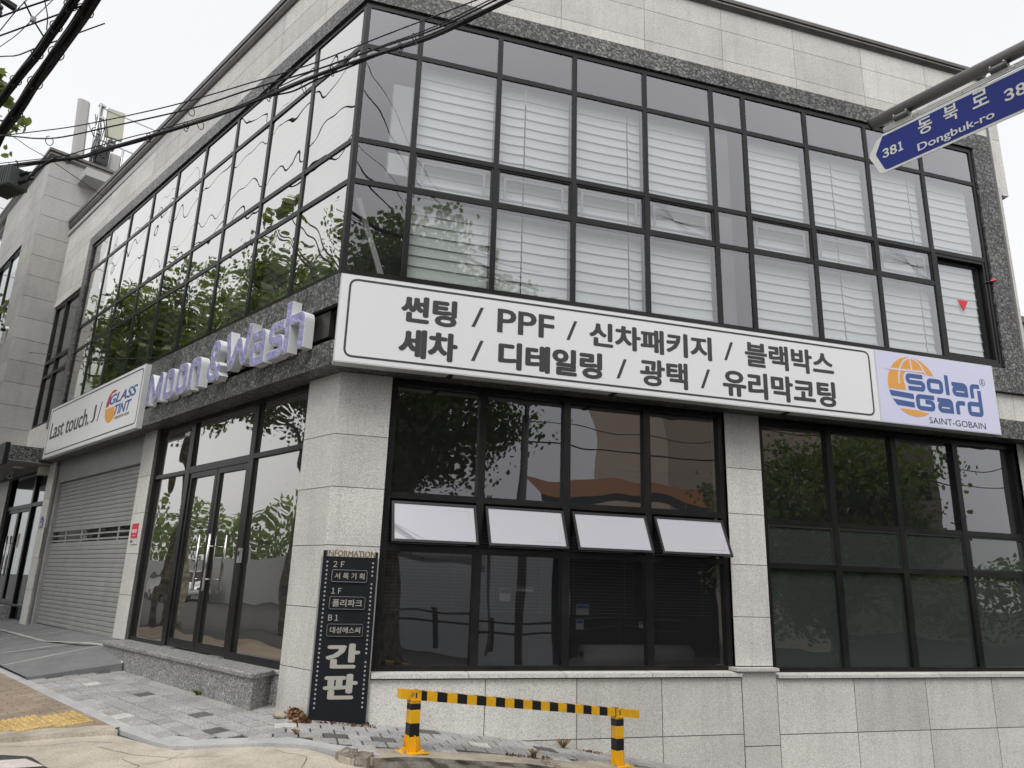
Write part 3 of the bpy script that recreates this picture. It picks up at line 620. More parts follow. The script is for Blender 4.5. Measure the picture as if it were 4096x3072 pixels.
for i, (c0, c1) in enumerate(cB):
    pane(FR, c0, c1, .448, 1.574, -.28, M['glass_film'], tilt=.004); pane(FR, c0, c1, 2.163, 3.34, -.28, M['glass_low'], tilt=.005)
    sw = ring_frame(MB(), FR, c0, c1, 1.638, 2.097, .026, -.27, -.236).build('awning_window', M['frame_in'], BLD)
    ring_frame(MB(), FR, c0 + .075, c1 - .075, 1.713, 2.022, .018, -.275, -.262).build('inner_sash', M['frame'], sw); pane(FR, c0 + .026, c1 - .026, 1.664, 2.071, -.25, M['glass_film'], 'pane', sw)
# ground interior: floor, dark walls, a roll of carpet and papers
b = MB(); gi = [(.42, .42), (9.6, .42), (9.6, 5), (-4.2, 10.0), (-4.75, 9.82), (.13, .76)]
for z in (.40, 3.46): b.add([(x, y, z) for x, y in gi], [tuple(range(6))])
b.quad((9.6, .3, .4), (9.6, 5, .4), (9.6, 5, 3.4), (9.6, .3, 3.4)); b.quad((-3.2, 6.8, .4), (9.6, 4.2, .4), (9.6, 4.2, 3.4), (-3.2, 6.8, 3.4)); b.build('ground_floor', M['interior'], BLD)
t = thing('carpet_roll', 'pale carpet roll lying inside behind the fourth ground floor window', 'carpet roll', (3.3, .75, .4)); MB().tube([(3.1, .7, .53), (4.55, .85, .53)], .12, 20).build('roll', M['concrete_grey'], t, smooth=True)
MB().tube([(3.085, .699, .53), (3.1, .7, .53)], .045, 14).build('core', M['board'], t)
for k, (a0, a1) in enumerate(cA):
    vb = thing('slatted_blind', 'thin slatted blind hanging inside the %s ground floor window from the corner' % ORD[k], 'blind', FR.P((a0 + a1) / 2, .95, -.5), 'slatted blinds inside the ground floor windows'); b = MB()
    for i in range(24): b.box(FR, a0 + .03, a1 - .03, 1.0 + i * .036, 1.0035 + i * .036, -.512, -.488)
    b.build('slats', M['sash_grey'], vb); b = MB()
    for x in (a0 + .15, a1 - .15): b.tube([FR.P(x, .98, -.486), FR.P(x, 1.9, -.486)], .002, 4)
    b.build('cord', M['sash_grey'], vb)
for x, z, w2, h2 in ((2.86, .99, .15, .11), (2.86, .84, .09, .10), (3.62, .86, .05, .07), (1.98, 1.12, .12, .13), (2.16, 1.22, .20, .05)):
    nn_ = MB().box(FR, x, x + w2, z, z + h2, -.296, -.294).build('notice', M['ant_grey'], BLD); MB().box(FR, x + .006, x + w2 - .006, z + h2 * .62, z + h2 - .008, -.294, -.293).build('heading', M['blue'] if z < 1.1 else M['charcoal'], nn_)
# --- left front, ground floor
WL = -.24
b = MB(); panels(b, FL, [5.20, 5.70], [.36, .975, 1.567, 2.167, 2.722, 3.43], P_, .008); b.box(FL, 5.205, 5.695, .36, 3.43, -.36, -.25, 0); b.build('pillar', [M['stone'], M['joint']], BLD)
b = MB(); panels(b, FL, [10.5, 10.965], [.25, .914, 1.52, 2.1, 2.686, 3.43], P_, .008); b.box(FL, 10.505, 10.96, .25, 3.43, -.36, -.25, 0); b.build('pillar', [M['stone'], M['joint']], BLD)
b = MB(); b.box(FL, .757, 5.20, 3.362, 3.43, -.34, WL)
for a0, a1 in ((.757, .84), (2.0, 2.12), (3.875, 4.01), (5.135, 5.20)): b.box(FL, a0, a1, .37, 3.362, -.34, WL + .001)
for a0, a1, z0, z1 in ((.84, 2.0, 2.682, 2.74), (2.12, 3.875, 2.648, 2.74), (4.01, 5.135, 2.655, 2.71), (.84, 2.0, .37, .452), (4.01, 5.135, .37, .42)): b.box(FL, a0, a1, z0, z1, -.33, WL - .001)
b.build('storefront_frame', M['frame'], BLD)
for a0, a1, z0, z1 in ((.84, 2.0, .452, 2.682), (.84, 2.0, 2.74, 3.362), (2.12, 3.875, 2.74, 3.362), (4.01, 5.135, .42, 2.655), (4.01, 5.135, 2.71, 3.362)): pane(FL, a0, a1, z0, z1, -.28, M['glass_door'], tilt=.004)
for k, (a0, a1, ha) in enumerate(((2.125, 2.985, 2.80), (3.0, 3.872, 3.10))):
    d_ = ring_frame(MB(), FL, a0, a1, .385, 2.645, .07, -.31, -.255); d_.box(FL, a0 + .07, a1 - .07, .455, .49, -.31, -.255); d_ = d_.build('door', M['frame'], BLD)
    pane(FL, a0 + .07, a1 - .07, .49, 2.575, -.285, M['glass_door'], 'pane', d_, tilt=.003)
    b = MB(); b.tube([FL.P(ha, 1.10, WL + .06), FL.P(ha, 1.79, WL + .06)], .017, 10)
    for z in (1.24, 1.64): b.tube([FL.P(ha, z, WL + .06), FL.P(ha, z, -.27)], .009, 8)
    b.build('handle', M['steel'], d_, smooth=True)
b = MB(); b.box(FL, 1.985, 2.05, 1.44, 1.61, WL, WL + .03, 0); b.box(FL, 2.0, 2.04, 1.52, 1.575, WL + .03, WL + .033, 1); b.build('door_lock', [M['galv'], M['frame_in']], BLD)
MB().box(FL, 2.16, 2.45, .372, .385, -.25, -.2).build('floor_hinge', M['galv'], BLD); MB().box(FL, 3.55, 3.85, .372, .385, -.25, -.2).build('floor_hinge', M['galv'], BLD)
# entrance step with bevelled ends and a rounded nosing
st = [(.755, -.30), (.90, -.19), (.68, .12), (5.02, .12), (5.22, -.19), (5.22, -.30)]
def zp(L_, z): return [V((*XY(*p), z)) for p in L_]
b = MB(); b.prism(zp(st, -.2), (0, 0, .515)); b.build('entrance_step', M['granite_step'], BLD)
st2 = [(.70, -.32), (.86, -.20), (.645, .145), (5.045, .145), (5.26, -.20), (5.26, -.32)]
b = MB(); b.prism(zp(st2, .318), (0, 0, .052)); b.build('step_slab', M['granite_step'], BLD, bevel=.012)
# shutter
b = MB(); b.box(FL, 5.70, 10.5, 2.99, 3.43, -.36, -.27); b.build('shutter_header', M['grey_panel'], BLD)
for a0, a1, z0 in ((10.40, 10.5, .29), (5.70, 5.78, .33)): MB().box(FL, a0, a1, z0, 2.99, -.40, -.29).build('shutter_guide', M['shutter'], BLD)
b = MB(); z = .315; zs = []
while z < 2.985:
    z1 = min(z + .0745, 2.988)
    if not (1.745 < z < 2.02):
        pr = [(0, -.346), (.08, -.3365), (.5, -.3345), (.93, -.3365), (.97, -.350)]
        P0 = [FL.P(5.78, z + (z1 - z) * t, o) for t, o in pr] + [FL.P(10.4, z + (z1 - z) * t, o) for t, o in pr]
        b.add(P0, [(k, k + 1, 6 + k, 5 + k) for k in range(4)])
    z = z1
b.quad(FL.P(5.78, .3, -.358), FL.P(10.4, .3, -.358), FL.P(10.4, 2.99, -.358), FL.P(5.78, 2.99, -.358), 1)
sh = b.build('roller_shutter', [M['shutter'], M['frame_in']], BLD)
b = MB(); rows = [1.745, 1.84, 1.935, 2.035]; cols = [5.78, 6.65, 7.6, 8.55, 9.5, 10.4]
for z in rows: b.box(FL, 5.78, 10.4, z - .014, z + .014, -.352, -.333)
for c in cols[1:-1]: b.box(FL, c - .03, c + .03, rows[0] + .014, rows[-1] - .014, -.352, -.334)
b.build('window_strip', M['shutter'], sh)
for i in range(3):
    for j in range(5): pane(FL, cols[j] + .03, cols[j + 1] - .03, rows[i] + .014, rows[i + 1] - .014, -.345, M['glass_slot'], 'shutter_window', sh)
# --- left wall beyond the curtain wall, tall side window
for rows_ in ([7.16, 7.35, 7.84, 8.23], [3.69, 4.27]): panels(MB(), FL, [10.33, 11.2, 12.4], rows_, 0).build('side_cladding', [M['stone'], M['joint']], BLD)
b = MB(); ring_frame(b, FL, 10.33, 12.4, 4.27, 7.16, .07, -.12, -.03); b.box(FL, 11.53, 11.60, 4.34, 7.09, -.12, -.029); b.box(FL, 10.40, 11.53, 5.76, 5.84, -.11, -.032); b.box(FL, 11.60, 12.33, 5.76, 5.84, -.11, -.032); b.box(FL, 10.40, 11.53, 5.42, 5.48, -.11, -.032); b.box(FL, 11.60, 12.33, 5.42, 5.48, -.11, -.032)
b.build('window_frame', M['frame'], BLD)
for a0, a1 in ((10.40, 11.53), (11.60, 12.33)):
    for z0, z1 in ((4.34, 5.42), (5.48, 5.76), (5.84, 7.09)): pane(FL, a0, a1, z0, z1, -.07, M['glass_grey'], tilt=.001)
MB().box(FL, 10.33, 12.4, 4.27, 7.16, -.6, -.4).build('interior_wall', M['interior'], BLD)
# --- roof slab and back walls so that the block is closed
b = MB(); rf = [(.1, .12), (9.68, .12), (9.68, 7.6), (-5.9, 13.5), (-6.0, 11.0), (-.04, .15)]; b.prism([V((x, y, 9.0)) for x, y in rf], (0, 0, .08)); b.build('roof', M['concrete_grey'], BLD)
b = MB(); b.quad((9.7, 4.8, -2), (9.7, 7.6, -2), (9.7, 7.6, 9.3), (9.7, 4.8, 9.3)); b.quad((9.7, 7.6, -2), (-5.9, 13.5, -2), (-5.9, 13.5, 9.3), (9.7, 7.6, 9.3)); b.build('back_wall', M['stone'], BLD)
# --- stair tower
TWR = thing('stair_tower', 'tall pale granite stair tower at the far left end of the building', 'tower', FL.P(13.5, .2, .3))
zt = [3.45] + [3.75 + .505 * i for i in range(14)] + [10.82]
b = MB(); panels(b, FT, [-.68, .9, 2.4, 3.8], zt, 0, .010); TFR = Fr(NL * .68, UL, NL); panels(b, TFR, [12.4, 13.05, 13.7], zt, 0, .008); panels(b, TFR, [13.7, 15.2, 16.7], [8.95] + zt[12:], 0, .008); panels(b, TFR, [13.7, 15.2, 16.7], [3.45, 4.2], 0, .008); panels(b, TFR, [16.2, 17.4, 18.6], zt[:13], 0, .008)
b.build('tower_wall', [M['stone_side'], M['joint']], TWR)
b = MB()
pr = [(0, .0), (.3, .06), (.5, .06), (.55, .035), (.65, .035), (.7, .085), (1, .09), (1.0, -.3)]
for F_, a0, a1 in ((FT, -.68, 3.8), (TFR, 12.4, 18.6)):
    for k in range(len(pr) - 1):
        (t0, o0), (t1, o1) = pr[k], pr[k + 1]; e0, e1 = a0 - o0, a0 - o1
        b.quad(F_.P(e0, 10.80 + .2 * t0, o0), F_.P(a1, 10.80 + .2 * t0, o0), F_.P(a1, 10.80 + .2 * t1, o1), F_.P(e1, 10.80 + .2 * t1, o1))
b.build('cornice', M['cornice'], TWR)
MB().box(TFR, 12.5, 18.5, 10.7, 10.82, -3.6, -.1).build('roof', M['concrete_grey'], TWR)
MB().box(FT, -.06, 1.1, 10.36, 10.57, .01, .62).build('concrete_slab', M['concrete_grey'], TWR)
b = MB(); ring_frame(b, TFR, 13.7, 16.2, 4.2, 8.95, .06, -.12, -.03); b.box(TFR, 13.76, 16.14, 7.55, 7.62, -.1, -.04); b.box(TFR, 14.9, 14.96, 4.26, 8.89, -.1, -.039); b.build('window_frame', M['frame'], TWR)
for z0, z1 in ((4.26, 7.55), (7.62, 8.89)):
    for a0, a1 in ((13.76, 14.9), (14.96, 16.14)): pane(TFR, a0, a1, z0, z1, -.07, M['glass_up'], 'window_pane', TWR)
MB().box(TFR, 13.7, 16.2, 4.2, 8.95, -.5, -.3).build('interior_wall', M['interior'], TWR)
# entrance under the canopy
b = MB(); panels(b, Fr(UL * 10.85, -NL, -UL), [-.585, -.04], [3.40, 3.70], .0, .006); FC = Fr(NL * .58, UL, NL); panels(b, FC, [10.86, 12.2, 13.6, 15.2, 17], [3.40, 3.70], 0, .006); b.box(FL, 10.87, 17, 3.66, 3.695, -.3, .56)
b.build('canopy', [M['granite'], M['frame_in']], BLD)
MB().box(FL, 10.80, 17, 3.385, 3.40, -2.2, .57).build('canopy_soffit', M['soffit'], BLD)
MB().box(FL, 11.75, 12.05, 3.372, 3.384, .08, .26).build('canopy_light', M['white_wall'], BLD)
b = MB(); b.box(FL, 11.0, 14.3, .55, .60, -.36, -.26); b.box(FL, 11.0, 14.3, 3.32, 3.385, -.36, -.26)
for a0 in (11.0, 12.10, 14.2): b.box(FL, a0, a0 + .12, .30, 3.32, -.36, -.259)
b.box(FL, 12.22, 14.2, 2.60, 2.68, -.35, -.262); b.box(FL, 11.12, 12.1, 2.60, 2.68, -.35, -.262); b.build('entrance_frame', M['frame'], BLD)
for a0, a1, z0, z1 in ((11.12, 12.1, .30, 2.6), (11.12, 12.1, 2.68, 3.32), (12.22, 14.2, 2.68, 3.32)): pane(FL, a0, a1, z0, z1, -.3, M['glass_ent'], tilt=.001)
for k, (a0, a1, ha) in enumerate(((12.23, 13.2, 13.05), (13.22, 14.19, 13.38))):
    d_ = ring_frame(MB(), FL, a0, a1, .60, 2.595, .07, -.34, -.28).build('entrance_door', M['frame'], BLD); pane(FL, a0 + .07, a1 - .07, .67, 2.525, -.31, M['glass_ent'], 'pane', d_, tilt=.001)
    b = MB(); b.tube([FL.P(ha, 1.15, -.2), FL.P(ha, 2.0, -.2)], .02, 10); b.tube([FL.P(ha, 1.3, -.2), FL.P(ha, 1.3, -.3)], .01, 6); b.tube([FL.P(ha, 1.85, -.2), FL.P(ha, 1.85, -.3)], .01, 6); b.build('handle', M['steel'], d_, smooth=True)
MB().box(FL, 12.75, 12.98, 1.75, 2.05, -.304, -.301).build('notice', M['paint'], BLD)
b = MB(); b.box(FL, 12.15, 17, .1, .55, -.4, -.05); b.build('entrance_step', M['granite_step'], BLD)
b = MB(); panels(b, FL, [14.3, 15.6, 17], [.3] + [.8 + .505 * i for i in range(6)], -.2, .008); b.build('entrance_wall', [M['stone'], M['joint']], BLD)
MB().box(FL, 10.97, 17, .3, 3.4, -2.3, -1.6).build('interior_wall', M['interior'], BLD)
#@@PART2@@
# ================================================================= LETTERING HELPERS
def text2d(body, bold=0, shear=0, ext=.05, res=3):
    c = bpy.data.curves.new('t', 'FONT'); c.body = body; c.offset = bold; c.shear = shear; c.extrude = ext; c.resolution_u = res
    o = bpy.data.objects.new('t', c); COL.objects.link(o); dg = bpy.context.evaluated_depsgraph_get(); me = bpy.data.meshes.new_from_object(o.evaluated_get(dg))
    vs = [tuple(v.co) for v in me.vertices]; fs = [tuple(p.vertices) for p in me.polygons]; bpy.data.objects.remove(o); bpy.data.curves.remove(c); bpy.data.meshes.remove(me)
    return vs, fs
def lettering(body, F, a0, a1, z0, z1, o, m, parent, bold=0, shear=0, dep=.002, name='lettering', skew=0):
    """text fitted to a box on a frame; a0 is the viewer's left, a1 the right (a1 < a0 on the left front)"""
    vs, fs = text2d(body, 0, shear); v0, f0 = vs, fs
    if bold:                                               # heavier strokes: shifted copies, each a hair further out
        vs, fs = [], []
        for k in range(13):
            r_ = bold if k > 4 else bold * .55; a_ = 2 * math.pi * k / 8 if k > 4 else math.pi / 2 * k + .4; dx, dy = (0, 0) if k == 0 else (r_ * math.cos(a_), r_ * math.sin(a_) * .72)
            n0 = len(vs); vs += [(x + dx, y + dy, z + (.006 * k if z > 0 else 0)) for x, y, z in v0]; fs += [tuple(n0 + i for i in f) for f in f0]
    xs_ = [v[0] for v in vs]; ys_ = [v[1] for v in vs]; x0, x1, y0, y1 = min(xs_), max(xs_), min(ys_), max(ys_)
    b = MB(); b.add([F.P(a0 + (a1 - a0) * (x - x0) / (x1 - x0) , z0 + (z1 - z0) * (y - y0) / (y1 - y0), o + dep * (z + .05) / .1) for x, y, z in vs], fs)
    return b.build(name, m, parent)
def fillet(pts, r, closed):
    if not r: return pts
    n = len(pts); res = []
    for i in range(n):
        p = pts[i]
        if not closed and i in (0, n - 1): res.append(p); continue
        a, c = pts[i - 1], pts[(i + 1) % n]; rr = r[i] if isinstance(r, (list, tuple)) else r
        d1 = (a[0] - p[0], a[1] - p[1]); d2 = (c[0] - p[0], c[1] - p[1]); l1, l2 = math.hypot(*d1), math.hypot(*d2)
        cosang = max(-1, min(1, (d1[0] * d2[0] + d1[1] * d2[1]) / (l1 * l2))); h = math.acos(cosang) / 2
        t = min(rr / max(math.tan(h), 1e-3), l1 * .48, l2 * .48)
        if t < 1e-4: res.append(p); continue
        A = (p[0] + d1[0] / l1 * t, p[1] + d1[1] / l1 * t); B = (p[0] + d2[0] / l2 * t, p[1] + d2[1] / l2 * t)
        for k in range(6):
            u = k / 5; res.append(((1 - u) ** 2 * A[0] + 2 * u * (1 - u) * p[0] + u * u * B[0], (1 - u) ** 2 * A[1] + 2 * u * (1 - u) * p[1] + u * u * B[1]))
    return res
def stroke(mb, PF, pts, w_, o0, o1, closed=False, r=0, mi=0, drift=0, side=None):
    """flat band along a 2d path, drawn by PF(x, z, o): front, back and edges"""
    p = fillet(pts, r, closed); n = len(p); Lf, Rt = [], []
    for i in range(n):
        a = p[i - 1] if (closed or i) else None; c = p[(i + 1) % n] if (closed or i < n - 1) else None; q_ = p[i]
        def nrm(u, v_):
            d = (v_[0] - u[0], v_[1] - u[1]); l = math.hypot(*d) or 1; return (-d[1] / l, d[0] / l)
        if a is None: nn = nrm(q_, c); k = 1
        elif c is None: nn = nrm(a, q_); k = 1
        else:
            n1, n2 = nrm(a, q_), nrm(q_, c); nn = (n1[0] + n2[0], n1[1] + n2[1]); l = math.hypot(*nn) or 1; nn = (nn[0] / l, nn[1] / l); k = 1 / max(.42, nn[0] * n1[0] + nn[1] * n1[1])
        Lf.append((q_[0] + nn[0] * w_ / 2 * k, q_[1] + nn[1] * w_ / 2 * k)); Rt.append((q_[0] - nn[0] * w_ / 2 * k, q_[1] - nn[1] * w_ / 2 * k))
    m_ = n if closed else n - 1; sd_ = mi if side is None else side; b0 = len(mb.v)
    for i in range(n):
        d = drift * i
        for (x, z), o in ((Lf[i], o1 + d), (Rt[i], o1 + d), (Rt[i], o0), (Lf[i], o0)): mb.v.append(PF(x, z, o))
    for i in range(m_):
        a = b0 + 4 * i; c = b0 + 4 * ((i + 1) % n)
        for k in range(4): mb.f.append((a + k, a + (k + 1) % 4, c + (k + 1) % 4, c + k)); mb.m.append(mi if k == 0 else sd_)
    if not closed:
        for a in (b0, b0 + 4 * (n - 1)): mb.f.append((a, a + 1, a + 2, a + 3)); mb.m.append(sd_)
    return mb
def rect_border(F, a0, a1, z0, z1, w_, o, r, m, parent, name='border'):
    b = MB(); stroke(b, F.P, [(a0, z0), (a1, z0), (a1, z1), (a0, z1)], w_, o, o + .0022, True, r); return b.build(name, m, parent)
def fan(mb, F, loop, o, dep=.002, mi=0): return mb.prism([F.P(x, z, o) for x, z in loop], F.n * dep, mi)
# ================================================================= SIGNS
sg = thing('signboard', 'long white signboard with two lines of black Korean lettering over the ground floor windows', 'sign', FR.P(3.4, 3.42, .1))
MB().box(FR, .0, 6.797, 3.42, 4.385, .045, .20).build('cabinet', M['alu'], sg)
b = MB(); b.box(FR, .012, 6.785, 3.432, 4.373, .1995, .2022); b.build('face', M['white'], sg)
rect_border(FR, .10, 6.70, 3.492, 4.332, .022, .2022, .085, M['charcoal'], sg)
for body, a0, a1, z0, z1, bo in (('썬팅', .647, 1.253, 3.935, 4.242, .05), ('PPF', 1.708, 2.374, 3.956, 4.231, .018), ('신차패키지', 2.799, 4.387, 3.935, 4.230, .040), ('블랙박스', 4.845, 6.136, 3.932, 4.25, .036), ('세차', .646, 1.278, 3.548, 3.868, .05), ('디테일링', 1.731, 2.96, 3.544, 3.856, .05), ('광택', 3.431, 4.049, 3.540, 3.862, .036), ('유리막코팅', 4.517, 6.131, 3.532, 3.862, .040)):
    lettering(body, FR, a0, a1, z0, z1, .2022, M['charcoal'], sg, bo)
for a0, a1, z0, z1 in ((1.418, 1.55, 3.977, 4.212), (2.521, 2.651, 3.968, 4.204), (4.552, 4.685, 3.972, 4.209), (1.431, 1.562, 3.592, 3.831), (3.135, 3.265, 3.587, 3.824), (4.218, 4.351, 3.586, 3.825)):
    b = MB(); fan(b, FR, [(a0, z0), (a0 + .038, z0), (a1, z1), (a1 - .038, z1)], .2022); b.build('slash', M['charcoal'], sg)
for a in (1.2, 3.1, 5.4): MB().box(FR, a, a + .05, 3.405, 3.42, .05, .18).build('bracket', M['frame_in'], sg)
lg = thing('signboard', 'pale lilac signboard with orange and blue globe emblem, right end of the long sign', 'sign', FR.P(7.8, 3.42, .1))
MB().box(FR, 6.80, 8.775, 3.42, 4.385, .045, .20).build('cabinet', M['alu'], lg)
MB().box(FR, 6.812, 8.763, 3.432, 4.373, .1995, .2022).build('face', M['lilac'], lg)
cx, cz, R_ = 7.368, 3.940, .402
arc = lambda a0, a1, n=28: [(cx + R_ * math.cos(math.radians(a0 + (a1 - a0) * i / n)), cz + R_ * math.sin(math.radians(a0 + (a1 - a0) * i / n))) for i in range(n + 1)]
b = MB(); fan(b, FR, arc(26, 188.0, 40) + [(7.245, 3.884), (7.245, 3.94), (7.228, 3.985), (7.228, 4.08), (7.26, 4.13), (7.30, 4.148), (7.57, 4.135)], .2022)
fan(b, FR, arc(231, 303, 20) + [(7.47, 3.612), (7.40, 3.628)], .2022); b.build('globe_emblem', M['orange'], lg)
b = MB(); stroke(b, FR.P, [(6.95, 4.148), (7.56, 4.162)], .022, .2042, .2052); stroke(b, FR.P, [(7.365, 4.35), (7.375, 4.16)], .020, .2042, .2054)
stroke(b, FR.P, [(7.142, 3.955), (7.15, 4.06), (7.19, 4.19), (7.25, 4.28), (7.36, 4.334), (7.46, 4.31), (7.53, 4.25), (7.60, 4.12)], .020, .2042, .2056, r=.1); b.build('globe_line', M['lilac'], lg)
b = MB(); fan(b, FR, [(6.978, 3.862), (7.362, 3.842), (7.362, 3.772), (6.996, 3.788)], .2022); fan(b, FR, [(7.016, 3.748), (7.36, 3.728), (7.36, 3.658), (7.082, 3.668)], .2022); b.build('emblem_bar', M['blue'], lg)
ws = .060
def glyph(ch, x0, x1, z0, z1, w_):
    h = w_ / 2; A, B_, C_, D_ = x0 + h, x1 - h, z0 + h, z1 - h; mz = (z0 + z1) / 2
    if ch == 'o': return [([(A, C_), (B_, C_), (B_, D_), (A, D_)], True, .045)]
    if ch == 'S': return [([(x1 - .03, D_), (A, D_), (A, mz), (B_, mz), (B_, C_), (x0 + .03, C_)], False, .05)]
    if ch == 'l': return [([((x0 + x1) / 2, z0), ((x0 + x1) / 2, z1)], False, 0)]
    if ch == 'a': return [([(x0, D_), (B_, D_), (B_, z0), ], False, .045), ([(B_ - h, mz + .012), (A, mz + .012), (A, C_), (B_ - h, C_)], False, .04)]
    if ch == 'r': return [([(A, z0), (A, D_), (x1, D_)], False, .05)]
    if ch == 'G': return [([(x1, D_), (A, D_), (A, C_), (B_, C_), (B_, mz + .012), ((A + B_) / 2, mz + .012)], False, .045)]
    if ch == 'd': return [([(A, C_), (B_ - h, C_)], False, 0), ([(B_, z0), (B_, z1)], False, 0), ([(A, C_ + h), (A, D_ - .0), (B_ - h, D_ - .0)], False, .045)]
for ch, x0, x1, z0, z1 in (('S', 7.262, 7.57, 3.888, 4.118), ('o', 7.602, 7.868, 3.886, 4.086), ('l', 7.905, 7.970, 3.886, 4.160), ('a', 8.022, 8.284, 3.886, 4.080), ('r', 8.325, 8.492, 3.884, 4.086), ('G', 7.392, 7.696, 3.633, 3.850), ('a', 7.746, 8.003, 3.636, 3.834), ('r', 8.046, 8.206, 3.636, 3.826)):
    b = MB()
    for i, (pts, cl, r) in enumerate(glyph(ch, x0, x1, z0, z1, ws)): stroke(b, FR.P, pts, ws, .2022, .2042 + .0005 * i, cl, r)
    b.build('letter', M['blue'], lg)
b = MB(); x0, x1 = 8.248, 8.508; stroke(b, FR.P, [(x0 + .03, 3.666), (x1 - .03, 3.666), (x1 - .03, 3.806), (x0 + .03, 3.806)], ws, .2022, .2042, True, .04); stroke(b, FR.P, [(x1 - .03, 3.70), (x1 - .03, 4.0)], ws, .2022, .2047); b.build('letter', M['blue'], lg)
lettering('SAINT-GOBAIN', FR, 7.574, 8.513, 3.472, 3.556, .2022, M['charcoal'], lg, 0)
b = MB(); stroke(b, FR.P, [(8.56 + .046 * math.cos(i * math.pi / 10), 4.127 + .046 * math.sin(i * math.pi / 10)) for i in range(20)], .006, .2022, .2040, True); b.build('ring', M['charcoal'], lg); lettering('R', FR, 8.544, 8.578, 4.10, 4.154, .2022, M['charcoal'], lg)
# left signboard
ls = thing('signboard', 'white signboard with black Latin words and an oval film emblem above the shutter', 'sign', FL.P(7.7, 3.40, .1))
MB().box(FL, 5.195, 10.25, 3.40, 4.41, .043, .13).build('cabinet', M['alu'], ls)
MB().box(FL, 5.21, 10.235, 3.413, 4.397, .1297, .1322).build('face', M['white'], ls)
rect_border(FL, 5.255, 10.16, 3.478, 4.352, .020, .1322, .075, M['charcoal'], ls)
lettering('Last touch.', FL, 10.0, 7.617, 3.757, 4.085, .1322, M['charcoal'], ls, .012); lettering('J', FL, 7.50, 7.305, 3.772, 4.07, .1322, M['charcoal'], ls, .004)
b = MB(); fan(b, FL, [(7.17, 3.76), (7.13, 3.76), (7.02, 4.085), (7.06, 4.085)], .1322); b.build('slash', M['charcoal'], ls)
oc, oz, ow, oh = 6.50, 3.925, .30, .278
el = lambda a0, a1, n=18: [(oc - ow * math.cos(math.radians(a0 + (a1 - a0) * i / n)), oz + oh * math.sin(math.radians(a0 + (a1 - a0) * i / n))) for i in range(n + 1)]
b = MB(); fan(b, FL, el(178, 62) + [(6.60, 4.145), (6.655, 3.945)], .1322); b.build('emblem_top', M['red'], ls)
b = MB(); fan(b, FL, el(183, 318, 24) + [(6.33, 3.86), (6.365, 3.905)], .1322); b.build('emblem_bottom', M['orange'], ls)
lettering('GLASS', FL, 6.64, 5.40, 3.955, 4.125, .1325, M['blue'], ls, .02, .25); lettering('TINT', FL, 6.33, 5.575, 3.742, 3.912, .1325, M['blue'], ls, .02, .25); lettering('WINDOW FILMS', FL, 6.255, 5.60, 3.665, 3.712, .1325, M['charcoal'], ls, 0, .2)
# channel letters
cl = thing('letter_sign', 'lilac faced channel letters on white returns mounted across the left granite band', 'sign', FL.P(2.6, 3.66, .1))
b = MB(); b.box(FL, .40, 5.10, 3.775, 4.065, -.06, .0); b.box(FL, .13, .40, 3.775, 4.065, -.06, -.002); b.build('mounting_rail', M['bbox'], cl)
LT = {'M': [[(.042, 0), (.042, .50), (.285, .055), (.475, .50), (.475, 0)]], 'o': [[(.05, .045), (.29, .045), (.29, .37), (.05, .37)]], 'n': [[(.045, 0), (.045, .37), (.30, .37), (.30, 0)]],
      '&': [[(.37, .015), (.10, .34), (.10, .43), (.16, .495), (.25, .495), (.30, .44), (.30, .385), (.06, .20), (.05, .10), (.12, .042), (.24, .042), (.38, .20)]], 'W': [[(.045, .56), (.165, .05), (.365, .43), (.525, .05), (.635, .56)]],
      'a': [[(.02, .37), (.31, .37), (.31, 0)], [(.27, .225), (.06, .225), (.06, .045), (.27, .045)]], 's': [[(.34, .37), (.05, .37), (.05, .21), (.305, .21), (.305, .045), (.0, .045)]], 'h': [[(.045, .60), (.045, 0)], [(.09, .37), (.36, .37), (.36, 0)]]}
RD = {'M': .05, 'o': .06, 'n': .07, '&': .02, 'W': .05, 'a': .06, 's': .07, 'h': .07}
for ch, a in (('M', 4.785), ('o', 4.175), ('o', 3.73), ('n', 3.315), ('&', 2.755), ('W', 2.265), ('a', 1.575), ('s', 1.145), ('h', .762)):
    PF = lambda x, z, o, a=a: FL.P(a - x, 3.664 + z, o); w_ = {'&': .088, 'a': .104, 's': .104, 'o': .108}.get(ch, .116); b = MB(); f_ = MB()
    for i, pts in enumerate(LT[ch]):
        c_ = ch == 'o'; stroke(b, PF, pts, w_, .055, .168 + .001 * i, c_, RD[ch], drift=.00006 if ch == '&' else 0)
        p2 = list(pts)
        if not c_:                                          # the face stops short of the rim at the open ends
            e = lambda u, v_: (u[0] + (v_[0] - u[0]) * .009 / math.hypot(v_[0] - u[0], v_[1] - u[1]), u[1] + (v_[1] - u[1]) * .009 / math.hypot(v_[0] - u[0], v_[1] - u[1]))
            p2[0], p2[-1] = e(pts[0], pts[1]), e(pts[-1], pts[-2])
        stroke(f_, PF, p2, w_ - .017, .166, .1715 + .001 * i, c_, RD[ch], drift=.00006 if ch == '&' else 0)
    L_ = b.build('letter', M['letter_side'], cl); f_.build('face', M['letter_face'], L_)
